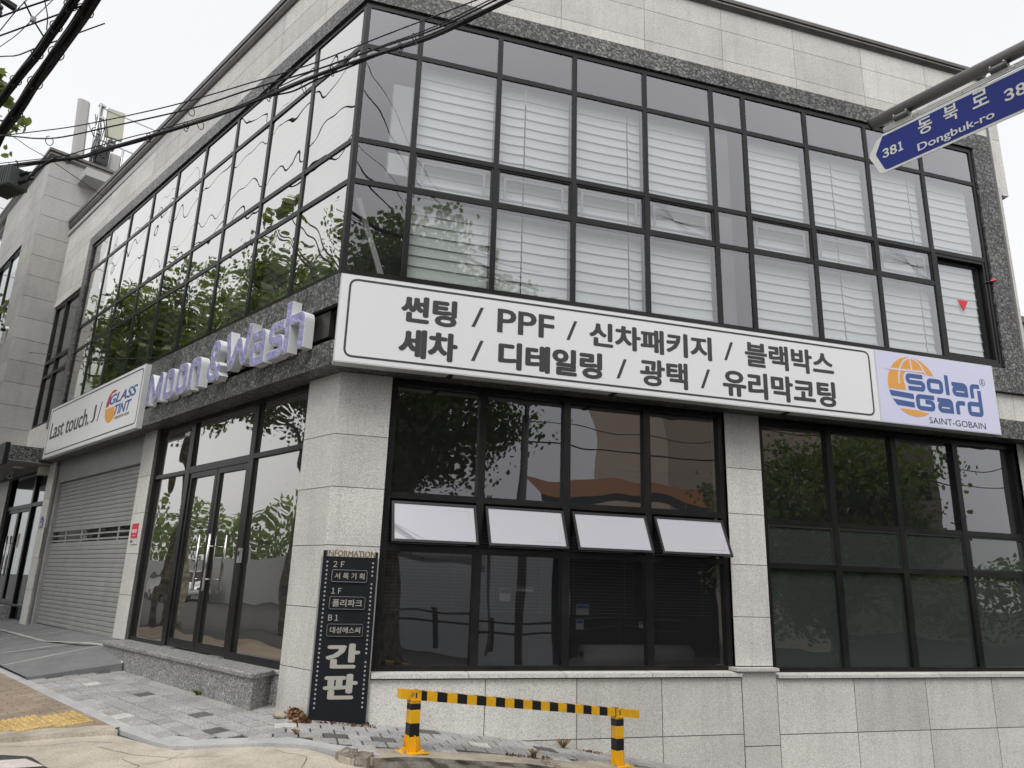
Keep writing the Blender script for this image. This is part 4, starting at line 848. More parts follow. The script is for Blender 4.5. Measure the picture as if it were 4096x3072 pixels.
# thin feed cable to the letters
def cable_thing(name, label, cat, pts, r, m, group=None):
    t = thing(name, label, cat, pts[len(pts) // 2], group); return t
fc = [(-11.5, 20.5, 8.1), (-7.842, 13.848, 6.813), (-5.376, 9.295, 5.625), (-3.742, 6.279, 4.871), (-2.931, 4.781, 4.526), tuple(FL.P(4.40, 4.345, .16)), tuple(FL.P(4.27, 4.33, .09)), tuple(FL.P(4.23, 4.27, .075)), tuple(FL.P(4.22, 4.13, .06))]
t = tag(MB().tube(fc, .006, 5).build('aerial_cable', M['cable'], smooth=True), 'single thin black wire running in from the left to the top of the lilac letters', 'cable')
# directory board
db = thing('directory_sign', 'tall black directory board with gold top letters and Korean floor plates beside the corner', 'sign', FR.P(.365, -.03, -.1))
b = MB(); b.box(FR, .10, .632, -.03, 1.506, -.182, -.06); b.box(FR, .10, .131, 1.506, 1.562, -.12, -.06); b.box(FR, .610, .632, 1.506, 1.562, -.12, -.06); b.build('panel', M['board'], db, bevel=.003)
b = MB(); b.box(FR, .088, .0995, -.02, 1.5, -.185, -.075); b.box(FR, .6325, .645, -.02, 1.5, -.185, -.075); b.build('edge_trim', M['galv'], db)
MB().box(FR, .045, .665, -.045, -.015, -.19, -.035).build('base', M['board'], db)
lettering('INFORMATION', FR, .133, .608, 1.507, 1.566, -.085, M['brass'], db, .02, dep=.02)
PF_ = lambda z: -.0597
for body, a0, a1, z0, z1, bo in (('２Ｆ', .203, .310, 1.404, 1.46, .012), ('１Ｆ', .207, .303, 1.152, 1.207, .012), ('Ｂ１', .200, .295, .902, .957, .012), ('간', .208, .529, .468, .694, .05), ('판', .208, .529, .194, .420, .05)): lettering(body, FR, a0, a1, z0, z1, PF_(0), M['board_text'], db, bo, name='lettering')
for body, z0, z1, t0, t1 in (('서 록 기 획', 1.262, 1.383, 1.292, 1.352), ('폴리파크', 1.007, 1.130, 1.033, 1.101), ('대성에스씨', .756, .876, .788, .846)):
    pl = MB(); fan(pl, FR, fillet([(.193, z0), (.541, z0), (.541, z1), (.193, z1)], .02, True), -.0597, .012); pl = pl.build('floor_plate', M['board'], db)
    stroke(b := MB(), FR.P, [(.197, z0 + .004), (.537, z0 + .004), (.537, z1 - .004), (.197, z1 - .004)], .006, -.048, -.0445, True, .02); b.build('rim', M['steel'], pl)
    lettering(body, FR, .225, .512, t0, t1, -.0477, M['board_text'], pl, .012)
b = MB(); c0 = FR.P(.144, 1.453, -.0597); b.prism([c0 + FR.u * .0095 * math.cos(k * math.pi / 5) + V((0, 0, .0095 * math.sin(k * math.pi / 5))) for k in range(10)], FR.n * .005); bulb = b.build('bulb', M['bulb'], db)
for k in range(35):
    for sd_ in (0, 1):
        if k == 0 and sd_ == 0: continue
        if (k, sd_) in ((4, 1), (34, 0), (34, 1), (22, 1)): continue
        o = bulb.copy(); COL.objects.link(o); o.parent = db; o.location = (sd_ * .444, 0, -k * .0403)
# small plates on the left pillars
pl = thing('security_plaque', 'red and white security plaque on the narrow stone pillar between shutter and shopfront', 'plaque', FL.P(5.43, 1.70, P_))
b = MB(); b.box(FL, 5.29, 5.585, 1.705, 2.02, P_, P_ + .012); b.build('plate', M['alu'], pl); MB().box(FL, 5.305, 5.57, 1.79, 2.008, P_ + .012, P_ + .0145).build('red_field', M['redp'], pl)
lettering('에스원', FL, 5.53, 5.36, 1.865, 1.925, P_ + .0147, M['white'], pl, .02); lettering('CCTV 작동중', FL, 5.50, 5.39, 1.825, 1.842, P_ + .0147, M['white'], pl, .0); lettering('도어', FL, 5.565, 5.475, 1.722, 1.765, P_ + .0122, M['charcoal'], pl, .02)
hp = thing('house_number_plate', 'small blue house number plate with a pointed top on the far left pillar', 'plaque', FL.P(10.72, 2.1, P_))
b = MB(); fan(b, FL, [(10.62, 2.115), (10.84, 2.115), (10.84, 2.27), (10.73, 2.335), (10.62, 2.27)], P_ + .001, .008); b.build('plate', M['signblue'], hp); lettering('３８１', FL, 10.82, 10.65, 2.13, 2.20, P_ + .0092, M['signwhite'], hp, .02); b = MB(); b.box(FL, 10.64, 10.82, 2.212, 2.217, P_ + .009, P_ + .010); b.build('line', M['signwhite'], hp)
lettering('동북로', FL, 10.80, 10.67, 2.228, 2.262, P_ + .0092, M['signwhite'], hp, 0)
ds = thing('projecting_sign', 'dark box sign with small pale characters on the canopy edge at the far left', 'sign', FL.P(11.2, 3.3, .62))
MB().box(FL, 10.86, 13.2, 3.305, 3.74, .585, .665).build('cabinet', M['board'], ds); lettering('15', FL, 11.22, 11.08, 3.40, 3.46, .6655, M['board_text'], ds, .02); MB().box(FL, 11.36, 11.5, 3.53, 3.62, .665, .667).build('mark', M['signwhite'], ds)
# cameras and junction box
cc = thing('security_camera', 'small white dome camera fixed to the stair tower wall', 'camera', FL.P(13.12, 6.62, .69))
b = MB(); b.tube([FL.P(13.1, 6.62, .68), FL.P(13.1, 6.62, .74)], .05, 14); b.build('mount', M['white_wall'], cc); b = MB(); b.tube([FL.P(13.1, 6.60, .74), FL.P(13.1, 6.58, .78), FL.P(13.1, 6.55, .81)], [.052, .05, .02], 14); b.build('dome', M['frame_in'], cc, smooth=True)
cc = thing('security_camera', 'white bullet camera hanging under the entrance canopy', 'camera', FL.P(13.0, 3.3, .05))
b = MB(); b.tube([FL.P(12.95, 3.384, .05), FL.P(12.95, 3.33, .05)], .04, 12); b.build('mount', M['white_wall'], cc); b = MB(); b.tube([FL.P(13.0, 3.30, .02), FL.P(12.86, 3.27, .10)], .05, 14); b.tube([FL.P(12.862, 3.2705, .099), FL.P(12.855, 3.269, .103)], .03, 12, 1); b.build('body', [M['white_wall'], M['frame_in']], cc, smooth=False)
jb = thing('wall_box', 'beige speaker box under the canopy beside the far left pillar', 'box', FL.P(11.3, 3.22, -.12))
MB().box(FL, 11.10, 11.42, 3.20, 3.385, -.26, -.08).build('box', M['ant_cream'], jb, bevel=.012); MB().box(FL, 11.2, 11.3, 3.22, 3.36, -.08, -.074).build('cover', M['white_wall'], jb)
# ================================================================= STREET NAME SIGN
ss = thing('street_name_sign', 'blue street name sign with an arrow end hanging from a grey pipe arm', 'sign', (3.6168 + .3039 * 3.4, -3.797 - .9527 * 3.4, -.3))
FS = Fr((3.61683, -3.797, 4.42071), (0.30391947, -0.95269772, 0), (-0.95269772, -0.30391947, 0))
b = MB(); fan(b, FS, fillet([(.012, .154), (1.30, .154), (1.30, -.157), (-.012, -.157), (-.045, -.145), (-.108, .0), (-.106, .035), (-.05, .12)], .02, True), -.006, .006); b.build('blade', M['signwhite'], ss)
b = MB(); fan(b, FS, [(.0, .136), (1.285, .136), (1.285, -.139), (.012, -.139), (-.008, -.128), (-.060, .008), (-.058, .022)], .0002, .0012); b.build('blue_field', M['signblue'], ss)
b = MB()
for k in range(3): b.tube([FS.P(.013, .168 + .014 * k, -.002), FS.P(1.3, .168 + .014 * k, -.002)], .0072, 8)
b.build('mounting_rail', M['signwhite'], ss, smooth=True)
b = MB(); b.tube([FS.P(-.068, .285, -.01), FS.P(3.4, .285, -.01)], .046, 20); b.build('arm', M['pole'], ss, smooth=True); MB().tube([FS.P(-.078, .285, -.01), FS.P(-.068, .285, -.01)], .0475, 20).build('end_cap', M['frame_in'], ss)
MB().tube([FS.P(3.4, -4.8, -.01), FS.P(3.4, .45, -.01)], .09, 20).build('post', M['pole'], ss, smooth=True)
for a0, a1 in ((.105, .212), (.748, .850)):
    b = MB(); b.box(FS, a0, a1, .20, .245, -.03, .012); b.tube([FS.P(a0, .222, .012), FS.P(a1, .222, .012)], .022, 10)
    for a in (a0 + .01, a1 - .01): b.tube([FS.P(a, .236, .03), FS.P(a, .236, .038)], .006, 8, 1)
    b.build('bracket', [M['pole'], M['galv']], ss)
for a in (.13, .16, .46, .78): MB().tube([FS.P(a + .1, .182, .004), FS.P(a + .1, .182, .012)], .006, 8).build('bolt', M['galv'], ss)
for body, a0, a1, z0, z1, bo in (('３', -.012, .036, -.045, .030, .04), ('８', .044, .094, -.045, .030, .04), ('１', .104, .138, -.045, .030, .04), ('동', .255, .352, .003, .125, .018), ('북', .428, .522, .004, .128, .018), ('로', .612, .712, .012, .132, .018), ('Dongbuk-ro', .236, .730, -.128, -.052, .012), ('３', .798, .856, -.04, .046, .04), ('８', .866, .926, -.04, .046, .04)): lettering(body, FS, a0, a1, z0, z1, .0014, M['signwhite'], ss, bo)
# ================================================================= BARRIER
A_, D_ = V((.89, -1.01, 0)), V((.96998722, .24315592, 0)); FBR = Fr(A_, D_, (.24315592, -.96998722, 0))
br = thing('barrier_rail', 'low yellow and black striped barrier rail on two posts at the kerb', 'barrier', A_ + D_ * 1.08 + V((0, 0, -.16)))
b = MB(); Lr = 2.545; sl_ = -.1115; n_ = 34; zc = lambda a: .392 + (a + .14) * -.1165
edges = [-.14, .004]; x = .004
while x < 2.28: x += .0955; edges.append(min(x, 2.285))
edges.append(2.405)
for i, (a0, a1) in enumerate(zip(edges, edges[1:])):
    mi = 0 if i in (0, len(edges) - 2) else (i % 2)
    b.hexa([FBR.P(a0, zc(a0) - .037, -.037), FBR.P(a1, zc(a1) - .037, -.037), FBR.P(a1, zc(a1) - .037, .037), FBR.P(a0, zc(a0) - .037, .037), FBR.P(a0, zc(a0) + .037, -.037), FBR.P(a1, zc(a1) + .037, -.037), FBR.P(a1, zc(a1) + .037, .037), FBR.P(a0, zc(a0) + .037, .037)], mi)
b.build('rail', [M['yellow'], M['black']], br)
for a, zb in ((0, -.058), (2.158, -.345)):
    zt = zc(a) - .04; b = MB(); cuts = [zb + .006, .06, .161, .265, .312, zt] if a == 0 else [zb + .006, -.21, -.106, .006, .066, zt]
    for i, (z0, z1) in enumerate(zip(cuts, cuts[1:])): b.box(FBR, a - .045, a + .045, z0, z1, -.045, .045, i % 2)
    p_ = b.build('post', [M['yellow'], M['black']], br, bevel=.004)
    b = MB(); b.box(FBR, a - .115, a + .115, zb - .006, zb + .006, -.105, .105); b.build('base_plate', M['yellow'], p_)
    b = MB()
    for s_ in (-1, 1):
        b.prism([FBR.P(a + s_ * .046, zb + .006, -.004), FBR.P(a + s_ * .085, zb + .006, -.004), FBR.P(a + s_ * .066, zb + .13, -.004), FBR.P(a + s_ * .046, zb + .13, -.004)], FBR.n * .008)
        b.prism([FBR.P(a - .004, zb + .006, s_ * .046), FBR.P(a - .004, zb + .006, s_ * .085), FBR.P(a - .004, zb + .13, s_ * .066), FBR.P(a - .004, zb + .13, s_ * .046)], FBR.u * .008)
        b.box(FBR, a + s_ * .046 - .001, a + s_ * .046 + .001, zb + .006, zb + .13, -.045, .045)
    b.build('gusset', M['yellow'], p_)
    for s_ in (-1, 1):
        for t_ in (-1, 1): b = MB(); b.tube([FBR.P(a + s_ * .092, zb + .006, t_ * .085), FBR.P(a + s_ * .092, zb + .032, t_ * .085)], .009, 8); b.tube([FBR.P(a + s_ * .092, zb + .006, t_ * .085), FBR.P(a + s_ * .092, zb + .016, t_ * .085)], .015, 6); b.build('bolt', M['galv'], p_)
    b = MB(); zr_ = zc(a); b.box(FBR, a - .045, a + .045, zt - .004, zt + .004, -.046, .05, 0); b.box(FBR, a - .045, a + .045, zt + .004, zr_ + .04, .0385, .0425, 0); b.box(FBR, a - .045, a + .045, zt + .004, zr_ + .04, -.0425, -.0385, 0)
    b.box(FBR, a - .006, a + .006, zr_ - .02, zr_ + .022, .0425, .0432, 1); b.tube([FBR.P(a - .026, zr_ + .022, .0425), FBR.P(a - .026, zr_ + .022, .047)], .006, 6, 2); b.tube([FBR.P(a + .028, zr_ + .026, .0425), FBR.P(a + .028, zr_ + .026, .0435)], .005, 8, 1); b.build('rail_bracket', [M['yellow'], M['frame_in'], M['galv']], p_)
# ================================================================= CABLES
def ext(p, l0=3.0, l1=4.0):
    p = [V(q_) for q_ in p]; a = p[0] + (p[0] - p[1]).normalized() * l0; c = p[-1] + (p[-1] - p[-2]).normalized() * l1; return [a] + p + [c]
def spline(p, k=4):
    p = [V(q_) for q_ in p]; r = []
    for i in range(len(p) - 1):
        a, b_, c, d = p[max(i - 1, 0)], p[i], p[i + 1], p[min(i + 2, len(p) - 1)]
        for t in range(k):
            u = t / k; r.append(.5 * ((2 * b_) + (c - a) * u + (2 * a - 5 * b_ + 4 * c - d) * u * u + (3 * b_ - a - 3 * c + d) * u ** 3))
    return r + [p[-1]]
CB = dict(m1=[(-3.912, 1.46, 6.2), (-3.499, 1.127, 6.13), (-2.967, .698, 6.047), (-2.239, .111, 5.987), (-1.725, -.303, 5.966), (-1.107, -.801, 5.98), (-.55, -1.251, 5.999), (-.177, -1.551, 6.052), (.087, -1.764, 6.094), (.416, -2.029, 6.14), (.838, -2.369, 6.2)],
 m2=[(-3.914, 1.468, 6.2), (-3.44, 1.092, 6.032), (-3.109, .829, 5.961), (-2.539, .377, 5.931), (-1.652, -.325, 5.893), (-1.073, -.784, 5.937), (-.459, -1.271, 5.963), (.046, -1.671, 6.018), (.456, -1.996, 6.051), (.724, -2.209, 6.112), (.995, -2.423, 6.2)],
 m3=[(-4.213, 2.29, 6.2), (-3.377, 1.542, 6.041), (-3.001, 1.205, 5.959), (-2.718, .951, 5.961), (-2.291, .569, 5.951), (-1.978, .289, 5.944), (-1.374, -.252, 5.943), (-.901, -.675, 5.993), (-.472, -1.059, 6.045), (-.062, -1.426, 6.065), (.472, -1.905, 6.07), (.763, -2.165, 6.126), (1.086, -2.454, 6.2)],
 m4=[(-4.226, 2.217, 6.2), (-3.301, 1.391, 6.006), (-2.902, 1.034, 5.981), (-2.371, .56, 5.957), (-2.036, .26, 5.932), (-1.204, -.484, 5.918), (-.839, -.81, 5.987), (-.476, -1.133, 6.052), (.102, -1.65, 6.085), (.458, -1.969, 6.1), (.747, -2.226, 6.154), (.932, -2.392, 6.2)],
 m5=[(-4.24, 2.378, 6.2), (-3.399, 1.619, 6.056), (-2.998, 1.256, 5.974), (-2.653, .944, 5.971), (-2.263, .592, 5.952), (-1.899, .264, 5.975), (-1.598, -.008, 5.952), (-1.281, -.295, 5.965), (-.902, -.637, 5.997), (-.67, -.846, 5.972), (-.454, -1.042, 6.017), (-.182, -1.287, 6.041), (.102, -1.544, 6.072), (.477, -1.882, 6.064), (.768, -2.145, 6.11), (1.125, -2.468, 6.2)],
 A=[(-2.752, -.695, 6.6), (-2.913, -.428, 6.568), (-3.083, -.147, 6.554), (-3.3, .211, 6.526), (-3.525, .583, 6.562), (-3.816, 1.065, 6.58), (-4.147, 1.611, 6.6)],
 B=[(-2.576, -.766, 6.6), (-2.801, -.365, 6.57), (-3.143, .245, 6.60), (-3.35, .613, 6.62), (-3.592, 1.045, 6.65), (-3.864, 1.53, 6.635), (-4.251, 2.22, 6.66), (-4.361, 2.417, 6.6)])
def ring(mb, c, ax, r, rr=.006, a0=0, a1=5.6, mi=0):
    ax = V(ax).normalized(); e1 = ax.orthogonal().normalized(); e2 = ax.cross(e1)
    if abs(e1.z) > abs(e2.z): e1, e2 = e2, e1
    mb.tube([c + e1 * r * math.cos(a0 + (a1 - a0) * k / 12) + e2 * r * math.sin(a0 + (a1 - a0) * k / 12) for k in range(13)], rr, 5, mi)
def single(pts, r, label, rings=0, group='aerial cables crossing in front of the building'):
    t = thing('aerial_cable', label, 'cable', pts[len(pts) // 2], group); P2 = spline(ext(pts)); MB().tube(P2, r, 6).build('wire', M['cable'], t, smooth=True)
    for k in range(rings):
        i = int(len(P2) * (.22 + .6 * k / max(1, rings))); b = MB(); c = P2[i] - V((0, 0, .03)); ring(b, c, (P2[i + 1] - P2[i - 1]) + V((.3, .5, 0)) * .05, .05, .0045, 1.2, 6.6); b.build('hook', M['cable'], t)
single(CB['m1'], .0065, 'thin upper messenger wire of the pair sloping up to the right across the corner')
single(CB['m2'], .0085, 'second wire just under the thin messenger wire, carrying open cable hooks', 6)
single(CB['m4'], .006, 'thin messenger wire right above the thick sloping cable bundle', 0)
def bundle(pts, n, R0, r, label, seed, mats, nr, tw=.5, l0=3., l1=4.):
    rnd = random.Random(seed); t = thing('cable_bundle', label, 'cable bundle', pts[len(pts) // 2]); P2 = spline(ext(pts, l0, l1), 5)
    for k in range(n):
        ph = 2 * math.pi * k / n + rnd.uniform(-.4, .4); rad = R0 * (rnd.uniform(.55, 1.0) if k else 0); q_ = []; wv = rnd.uniform(.2, .9) * tw; p0 = rnd.uniform(0, 6)
        for i, p in enumerate(P2):
            d = (P2[min(i + 1, len(P2) - 1)] - P2[max(i - 1, 0)]).normalized(); s_ = d.cross(V((0, 0, 1))).normalized(); u_ = s_.cross(d)
            a = ph + wv * math.sin(i * .33 + p0); rr = rad * (1 + .25 * min(1, tw) * math.sin(i * .5 + p0)); q_.append(p + s_ * rr * math.cos(a) + u_ * rr * math.sin(a))
        MB().tube(q_, r * rnd.uniform(.75, 1.2), 6).build('strand', mats[k % len(mats)], t, smooth=True)
    for k in range(nr):
        i = int(len(P2) * (.16 + .66 * (k + rnd.uniform(0, .4)) / max(1, nr))); b = MB(); ring(b, P2[i], P2[i + 1] - P2[i - 1], R0 + r * 1.5, .0055, 0, 6.28); c = P2[i] + V((0, 0, -R0 - r * 2 - .012)); ring(b, c, (P2[i + 1] - P2[i - 1]), .022, .0045, .5, 6.2); b.build('tie', M['cable'], t)
    return t
bundle(CB['m3'], 5, .016, .012, 'black cable bundle sloping up to the right in front of the corner glazing', 3, [M['cable']], 7, 1.2)
single(CB['m5'], .009, 'slack black cable looping just below the sloping bundle', 3)
bundle(CB['A'], 9, .036, .0135, 'thick bundle of dark cables at the top left, left one of the two', 5, [M['cable'], M['cable'], M['cable_b']], 4, .18, 1.2, 2.5)
bundle(CB['B'], 11, .050, .0165, 'thickest bundle of brownish cables at the top left, right one of the two', 8, [M['cable_b'], M['cable'], M['cable_b']], 4, .28, 1.2, 2.5)
thin = [([(-3.539, -.169, 6.6), (-3.289, -.365, 6.605), (-3.009, -.584, 6.6)], .009, 'straight dark wire at the very top left, above the pale connector block'), ([(-3.633, .139, 6.6), (-3.153, -.251, 6.599), (-2.736, -.589, 6.6)], .0085, 'straight dark wire passing behind both thick bundles at the top left'),
 ([(-3.607, .053, 6.6), (-3.395, -.252, 6.616), (-3.233, -.485, 6.6)], .005, 'steep thin wire crossing the two straight wires at the top left'), ([(-3.691, .33, 6.6), (-3.443, .021, 6.569), (-3.204, -.279, 6.6)], .004, 'thinnest wire hanging slack in the top left corner below the connector block'),
 ([(-3.744, .506, 6.6), (-3.544, .374, 6.566), (-3.344, .242, 6.6)], .007, 'short wire drooping from the left thick bundle to the picture edge'), ([(-3.04, -.574, 6.6), (-3.111, -.245, 6.666), (-3.132, -.148, 6.6)], .006, 'short hanging wire dropping onto the left thick bundle')]
for pts, r, lb in thin:
    t = thing('aerial_cable', lb, 'cable', pts[1], 'thin wires in the top left corner'); MB().tube(spline(ext(pts, .9, .02 if 'drop' in lb else .9), 6), r, 6).build('wire', M['cable'], t, smooth=True)
t = thing('wire_connector', 'pale grey connector block on a short wire at the top left', 'connector', (-3.16, -.40, 6.45)); MB().wbox((-3.175, -.375, 6.50), .045, .045, .055, .6).build('block', M['ant_grey'], t, bevel=.008); MB().tube([(-3.25, -.46, 6.62), (-3.175, -.375, 6.50), (-3.09, -.29, 6.40)], .0085, 6).build('wire', M['cable'], t)
t = thing('insulator', 'dark stacked insulator hanging at the very top left edge', 'insulator', (-3.60, -.18, 6.55)); b = MB(); c = V((-3.565, -.205, 6.60)); b.tube([c + V((0, 0, z)) for z in (.16, .10, .095, .07, .065, .04, .035, .0, -.005, -.03)], [.02, .02, .05, .045, .022, .022, .052, .045, .02, .012], 14); b.build('discs', M['closure'], t, smooth=False); MB().tube([c + V((0, 0, -.03)), c + V((-.03, .03, -.10))], .012, 8).build('pin', M['galv'], t); MB().wbox(c + V((0, 0, .19)), .3, .06, .05, .8).build('bracket', M['cable_b'], t)
t = tag(MB().tube(spline([(-4.9, 1.3, 6.62), (-4.172, 2.112, 6.6), (-3.977, 2.346, 6.571), (-3.771, 2.593, 6.56), (-3.3, 3.4, 6.55)], 5), .0045, 5).build('aerial_cable', M['cable'], smooth=True), 'thin wire dropping from the thick bundle towards the stair tower', 'cable')
for k, (o_, z_, r) in enumerate(((3.2, 10.2, .015), (3.3, 11.0, .009), (3.1, 11.9, .012), (3.3, 12.9, .008))):
    pts = [FL.P(s_, z_ + .00035 * (s_ - 14) ** 2, o_ + .004 * s_) for s_ in range(-14, 60, 4)]; t = thing('aerial_cable', ['thick low cable along the left street, mirrored as wavy lines', 'second cable up the left street, mirrored above the thick one', 'third cable up the left street, mirrored in the upper panes', 'highest cable up the left street, mirrored in the top panes'][k], 'cable', pts[4], 'street cables seen only in the glass'); MB().tube(pts, r, 6).build('wire', M['cable'], t, smooth=True)
for k, (y_, z_, r) in enumerate(((-10.2, 4.9, .02), (-10.4, 5.5, .014), (-10.1, 6.1, .024))):
    pts = [V((x_, y_, z_ - .012 * x_ + .0012 * (x_ - 8) ** 2)) for x_ in range(-16, 44, 4)]; t = thing('aerial_cable', ['lowest cable along the right street, mirrored in the ground floor windows', 'thin cable just above the lowest one along the right street', 'thicker cable along the right street, uppermost of the low group'][k], 'cable', pts[5], 'street cables seen only in the glass'); MB().tube(pts, r, 6).build('wire', M['cable'], t, smooth=True)
# splice closure hung under the bundle
ct = thing('cable_closure', 'finned grey splice box hanging from the cable bundle at the left edge', 'splice box', (-4.2, 2.25, 5.85))
ax = V((-.62, .62, .0)).normalized(); ay = V((.7, .7, 0)).normalized(); cc_ = V((-4.03, 2.13, 5.93)); FC_ = Fr(cc_, ax, ay)
b = MB()
for i in range(9): b.box(FC_, -.22 + i * .05, -.22 + i * .05 + .016, -.135, .135, -.135, .135)
b.box(FC_, -.235, .24, -.115, .115, -.115, .115); b.build('body', M['closure'], ct, bevel=.006)
b = MB()
for z in (-.05, .06): b.tube([FC_.P(-.235, z, .02), FC_.P(-.34, z, .03)], .026, 10)
b.build('gland', M['cable'], ct); b = MB(); q_ = spline([FC_.P(-.34, .06, .03), FC_.P(-.45, .04, .03), FC_.P(-.50, -.02, .03), (-3.62, 1.72, 5.96), (-3.39, 1.55, 6.03)], 5); b.tube(q_, .012, 6); b.tube(spline([FC_.P(-.34, -.05, .03), FC_.P(-.5, -.06, .03), (-3.68, 1.75, 5.85), (-3.5, 1.62, 6.0), (-3.36, 1.50, 6.04)], 5), .014, 6); b.build('tail', M['cable'], ct, smooth=True)
b = MB()
for a in (-.15, .12): b.tube([FC_.P(a, .135, 0), FC_.P(a, .22, .0), FC_.P(a + .03, .26, -.02)], .009, 6)
b.build('hanger', M['cable'], ct)
# ================================================================= ROOF ANTENNAS on the stair tower
def ap(o, z, s=13.0): return FL.P(s, z, o)
an = thing('panel_antenna', 'tall pale grey panel antenna standing at the front of the tower roof', 'antenna', ap(.1, 11.0)); b = MB(); c = [(-.13, -.02), (.13, -.02), (.145, .06), (.09, .13), (-.09, .13), (-.145, .06)]
b.prism([ap(.07 + x, 11.36) - UL * y for x, y in c], V((0, 0, 1.54)) + NL * .10); b.build('radome', M['ant_grey'], an, bevel=.012); b = MB(); b.tube([ap(-.02, 10.9, 13.15), ap(.06, 12.8, 13.15)], .03, 8); b.box(FL, 13.02, 13.16, 11.6, 11.66, -.02, .1); b.box(FL, 13.02, 13.16, 12.5, 12.56, .0, .14); b.build('bracket', M['galv'], an)
an = thing('panel_antenna', 'wide cream panel antenna on a pole at the right of the tower roof', 'antenna', ap(-.65, 11.0)); b = MB(); b.prism([ap(-.45, 12.22), ap(-.87, 12.26), ap(-.87, 12.26, 13.1), ap(-.45, 12.22, 13.1)], V((0, 0, .82)) + NL * .05); b.build('radome', M['ant_cream'], an, bevel=.015); b = MB(); b.tube([ap(-.66, 10.9, 13.16), ap(-.64, 12.95, 13.16)], .035, 10); b.build('pole', M['galv'], an, smooth=True); MB().box(FL, 13.05, 13.2, 11.95, 12.2, -.74, -.56).build('radio_unit', M['closure'], an, bevel=.01)
an = thing('antenna_mast', 'cluster of galvanised mast tubes with clamps between the two tower roof antennas', 'mast', ap(-.32, 10.9)); b = MB()
for i, (o_, s_) in enumerate(((-.30, 13.0), (-.24, 13.1), (-.36, 13.12), (-.20, 12.95))): b.tube([ap(o_ - .03, 10.9, s_), ap(o_ + .04 - .02 * i, 13.05 - .35 * (i % 3), s_)], .034 if i == 0 else .024, 8)
b.build('tube', M['galv'], an, smooth=True); b = MB(); b.tube([ap(-.30, 12.95), ap(-1.75, 12.95)], .018, 6); b.tube([ap(-.30, 12.05), ap(-1.3, 12.03)], .02, 6); b.tube([ap(-.28, 11.95), ap(.05, 12.5)], .015, 6); b.build('cross_tube', M['galv'], an)
b = MB()
for z in (11.3, 11.75, 12.2, 12.65, 13.0): b.wbox(ap(-.30 + (z - 11) * .02, z), .16, .12, .05, .5)
b.build('clamp', M['galv'], an); b = MB(); rr_ = random.Random(4)
for k in range(6): o_ = -.22 - .05 * k; b.tube(spline([ap(o_, 10.9, 12.9), ap(o_ + .03, 11.5 + rr_.random() * .3, 12.9), ap(o_ - .02, 12.1 + rr_.random() * .4, 12.95), ap(o_ + .08, 12.7, 13.0)], 5), .011, 5)
b.build('jumper_cable', M['cable'], an, smooth=True)
an = thing('radio_unit', 'dark finned radio unit low on the tower roof behind the cables', 'radio unit', ap(-.45, 11.0)); b = MB()
for i in range(11): b.box(FL, 12.82, 13.0, 11.36 + i * .042, 11.36 + i * .042 + .018, -.60, -.34)
b.box(FL, 12.86, 13.02, 11.34, 11.84, -.59, -.35); b.build('fins', M['closure'], an); MB().tube([ap(-.47, 10.9, 13.05), ap(-.46, 11.9, 13.05)], .03, 8).build('pole', M['galv'], an)
an = thing('panel_antenna', 'short grey panel antenna partly behind the roof edge', 'antenna', ap(-.78, 11.0)); MB().box(FL, 12.95, 13.05, 11.0, 11.80, -.90, -.66).build('radome', M['ant_grey'], an, bevel=.02); MB().tube([ap(-.94, 10.9), ap(-.93, 12.02)], .028, 8).build('pole', M['galv'], an, smooth=True)
an = thing('roof_box', 'small dark equipment box behind the roof edge beside the short antenna', 'box', ap(-1.1, 11.0)); MB().box(FL, 12.9, 13.2, 11.0, 11.6, -1.25, -1.02).build('housing', M['closure'], an, bevel=.01); MB().box(FL, 12.88, 12.9, 11.3, 11.55, -1.22, -1.05).build('louvre', M['frame_in'], an)
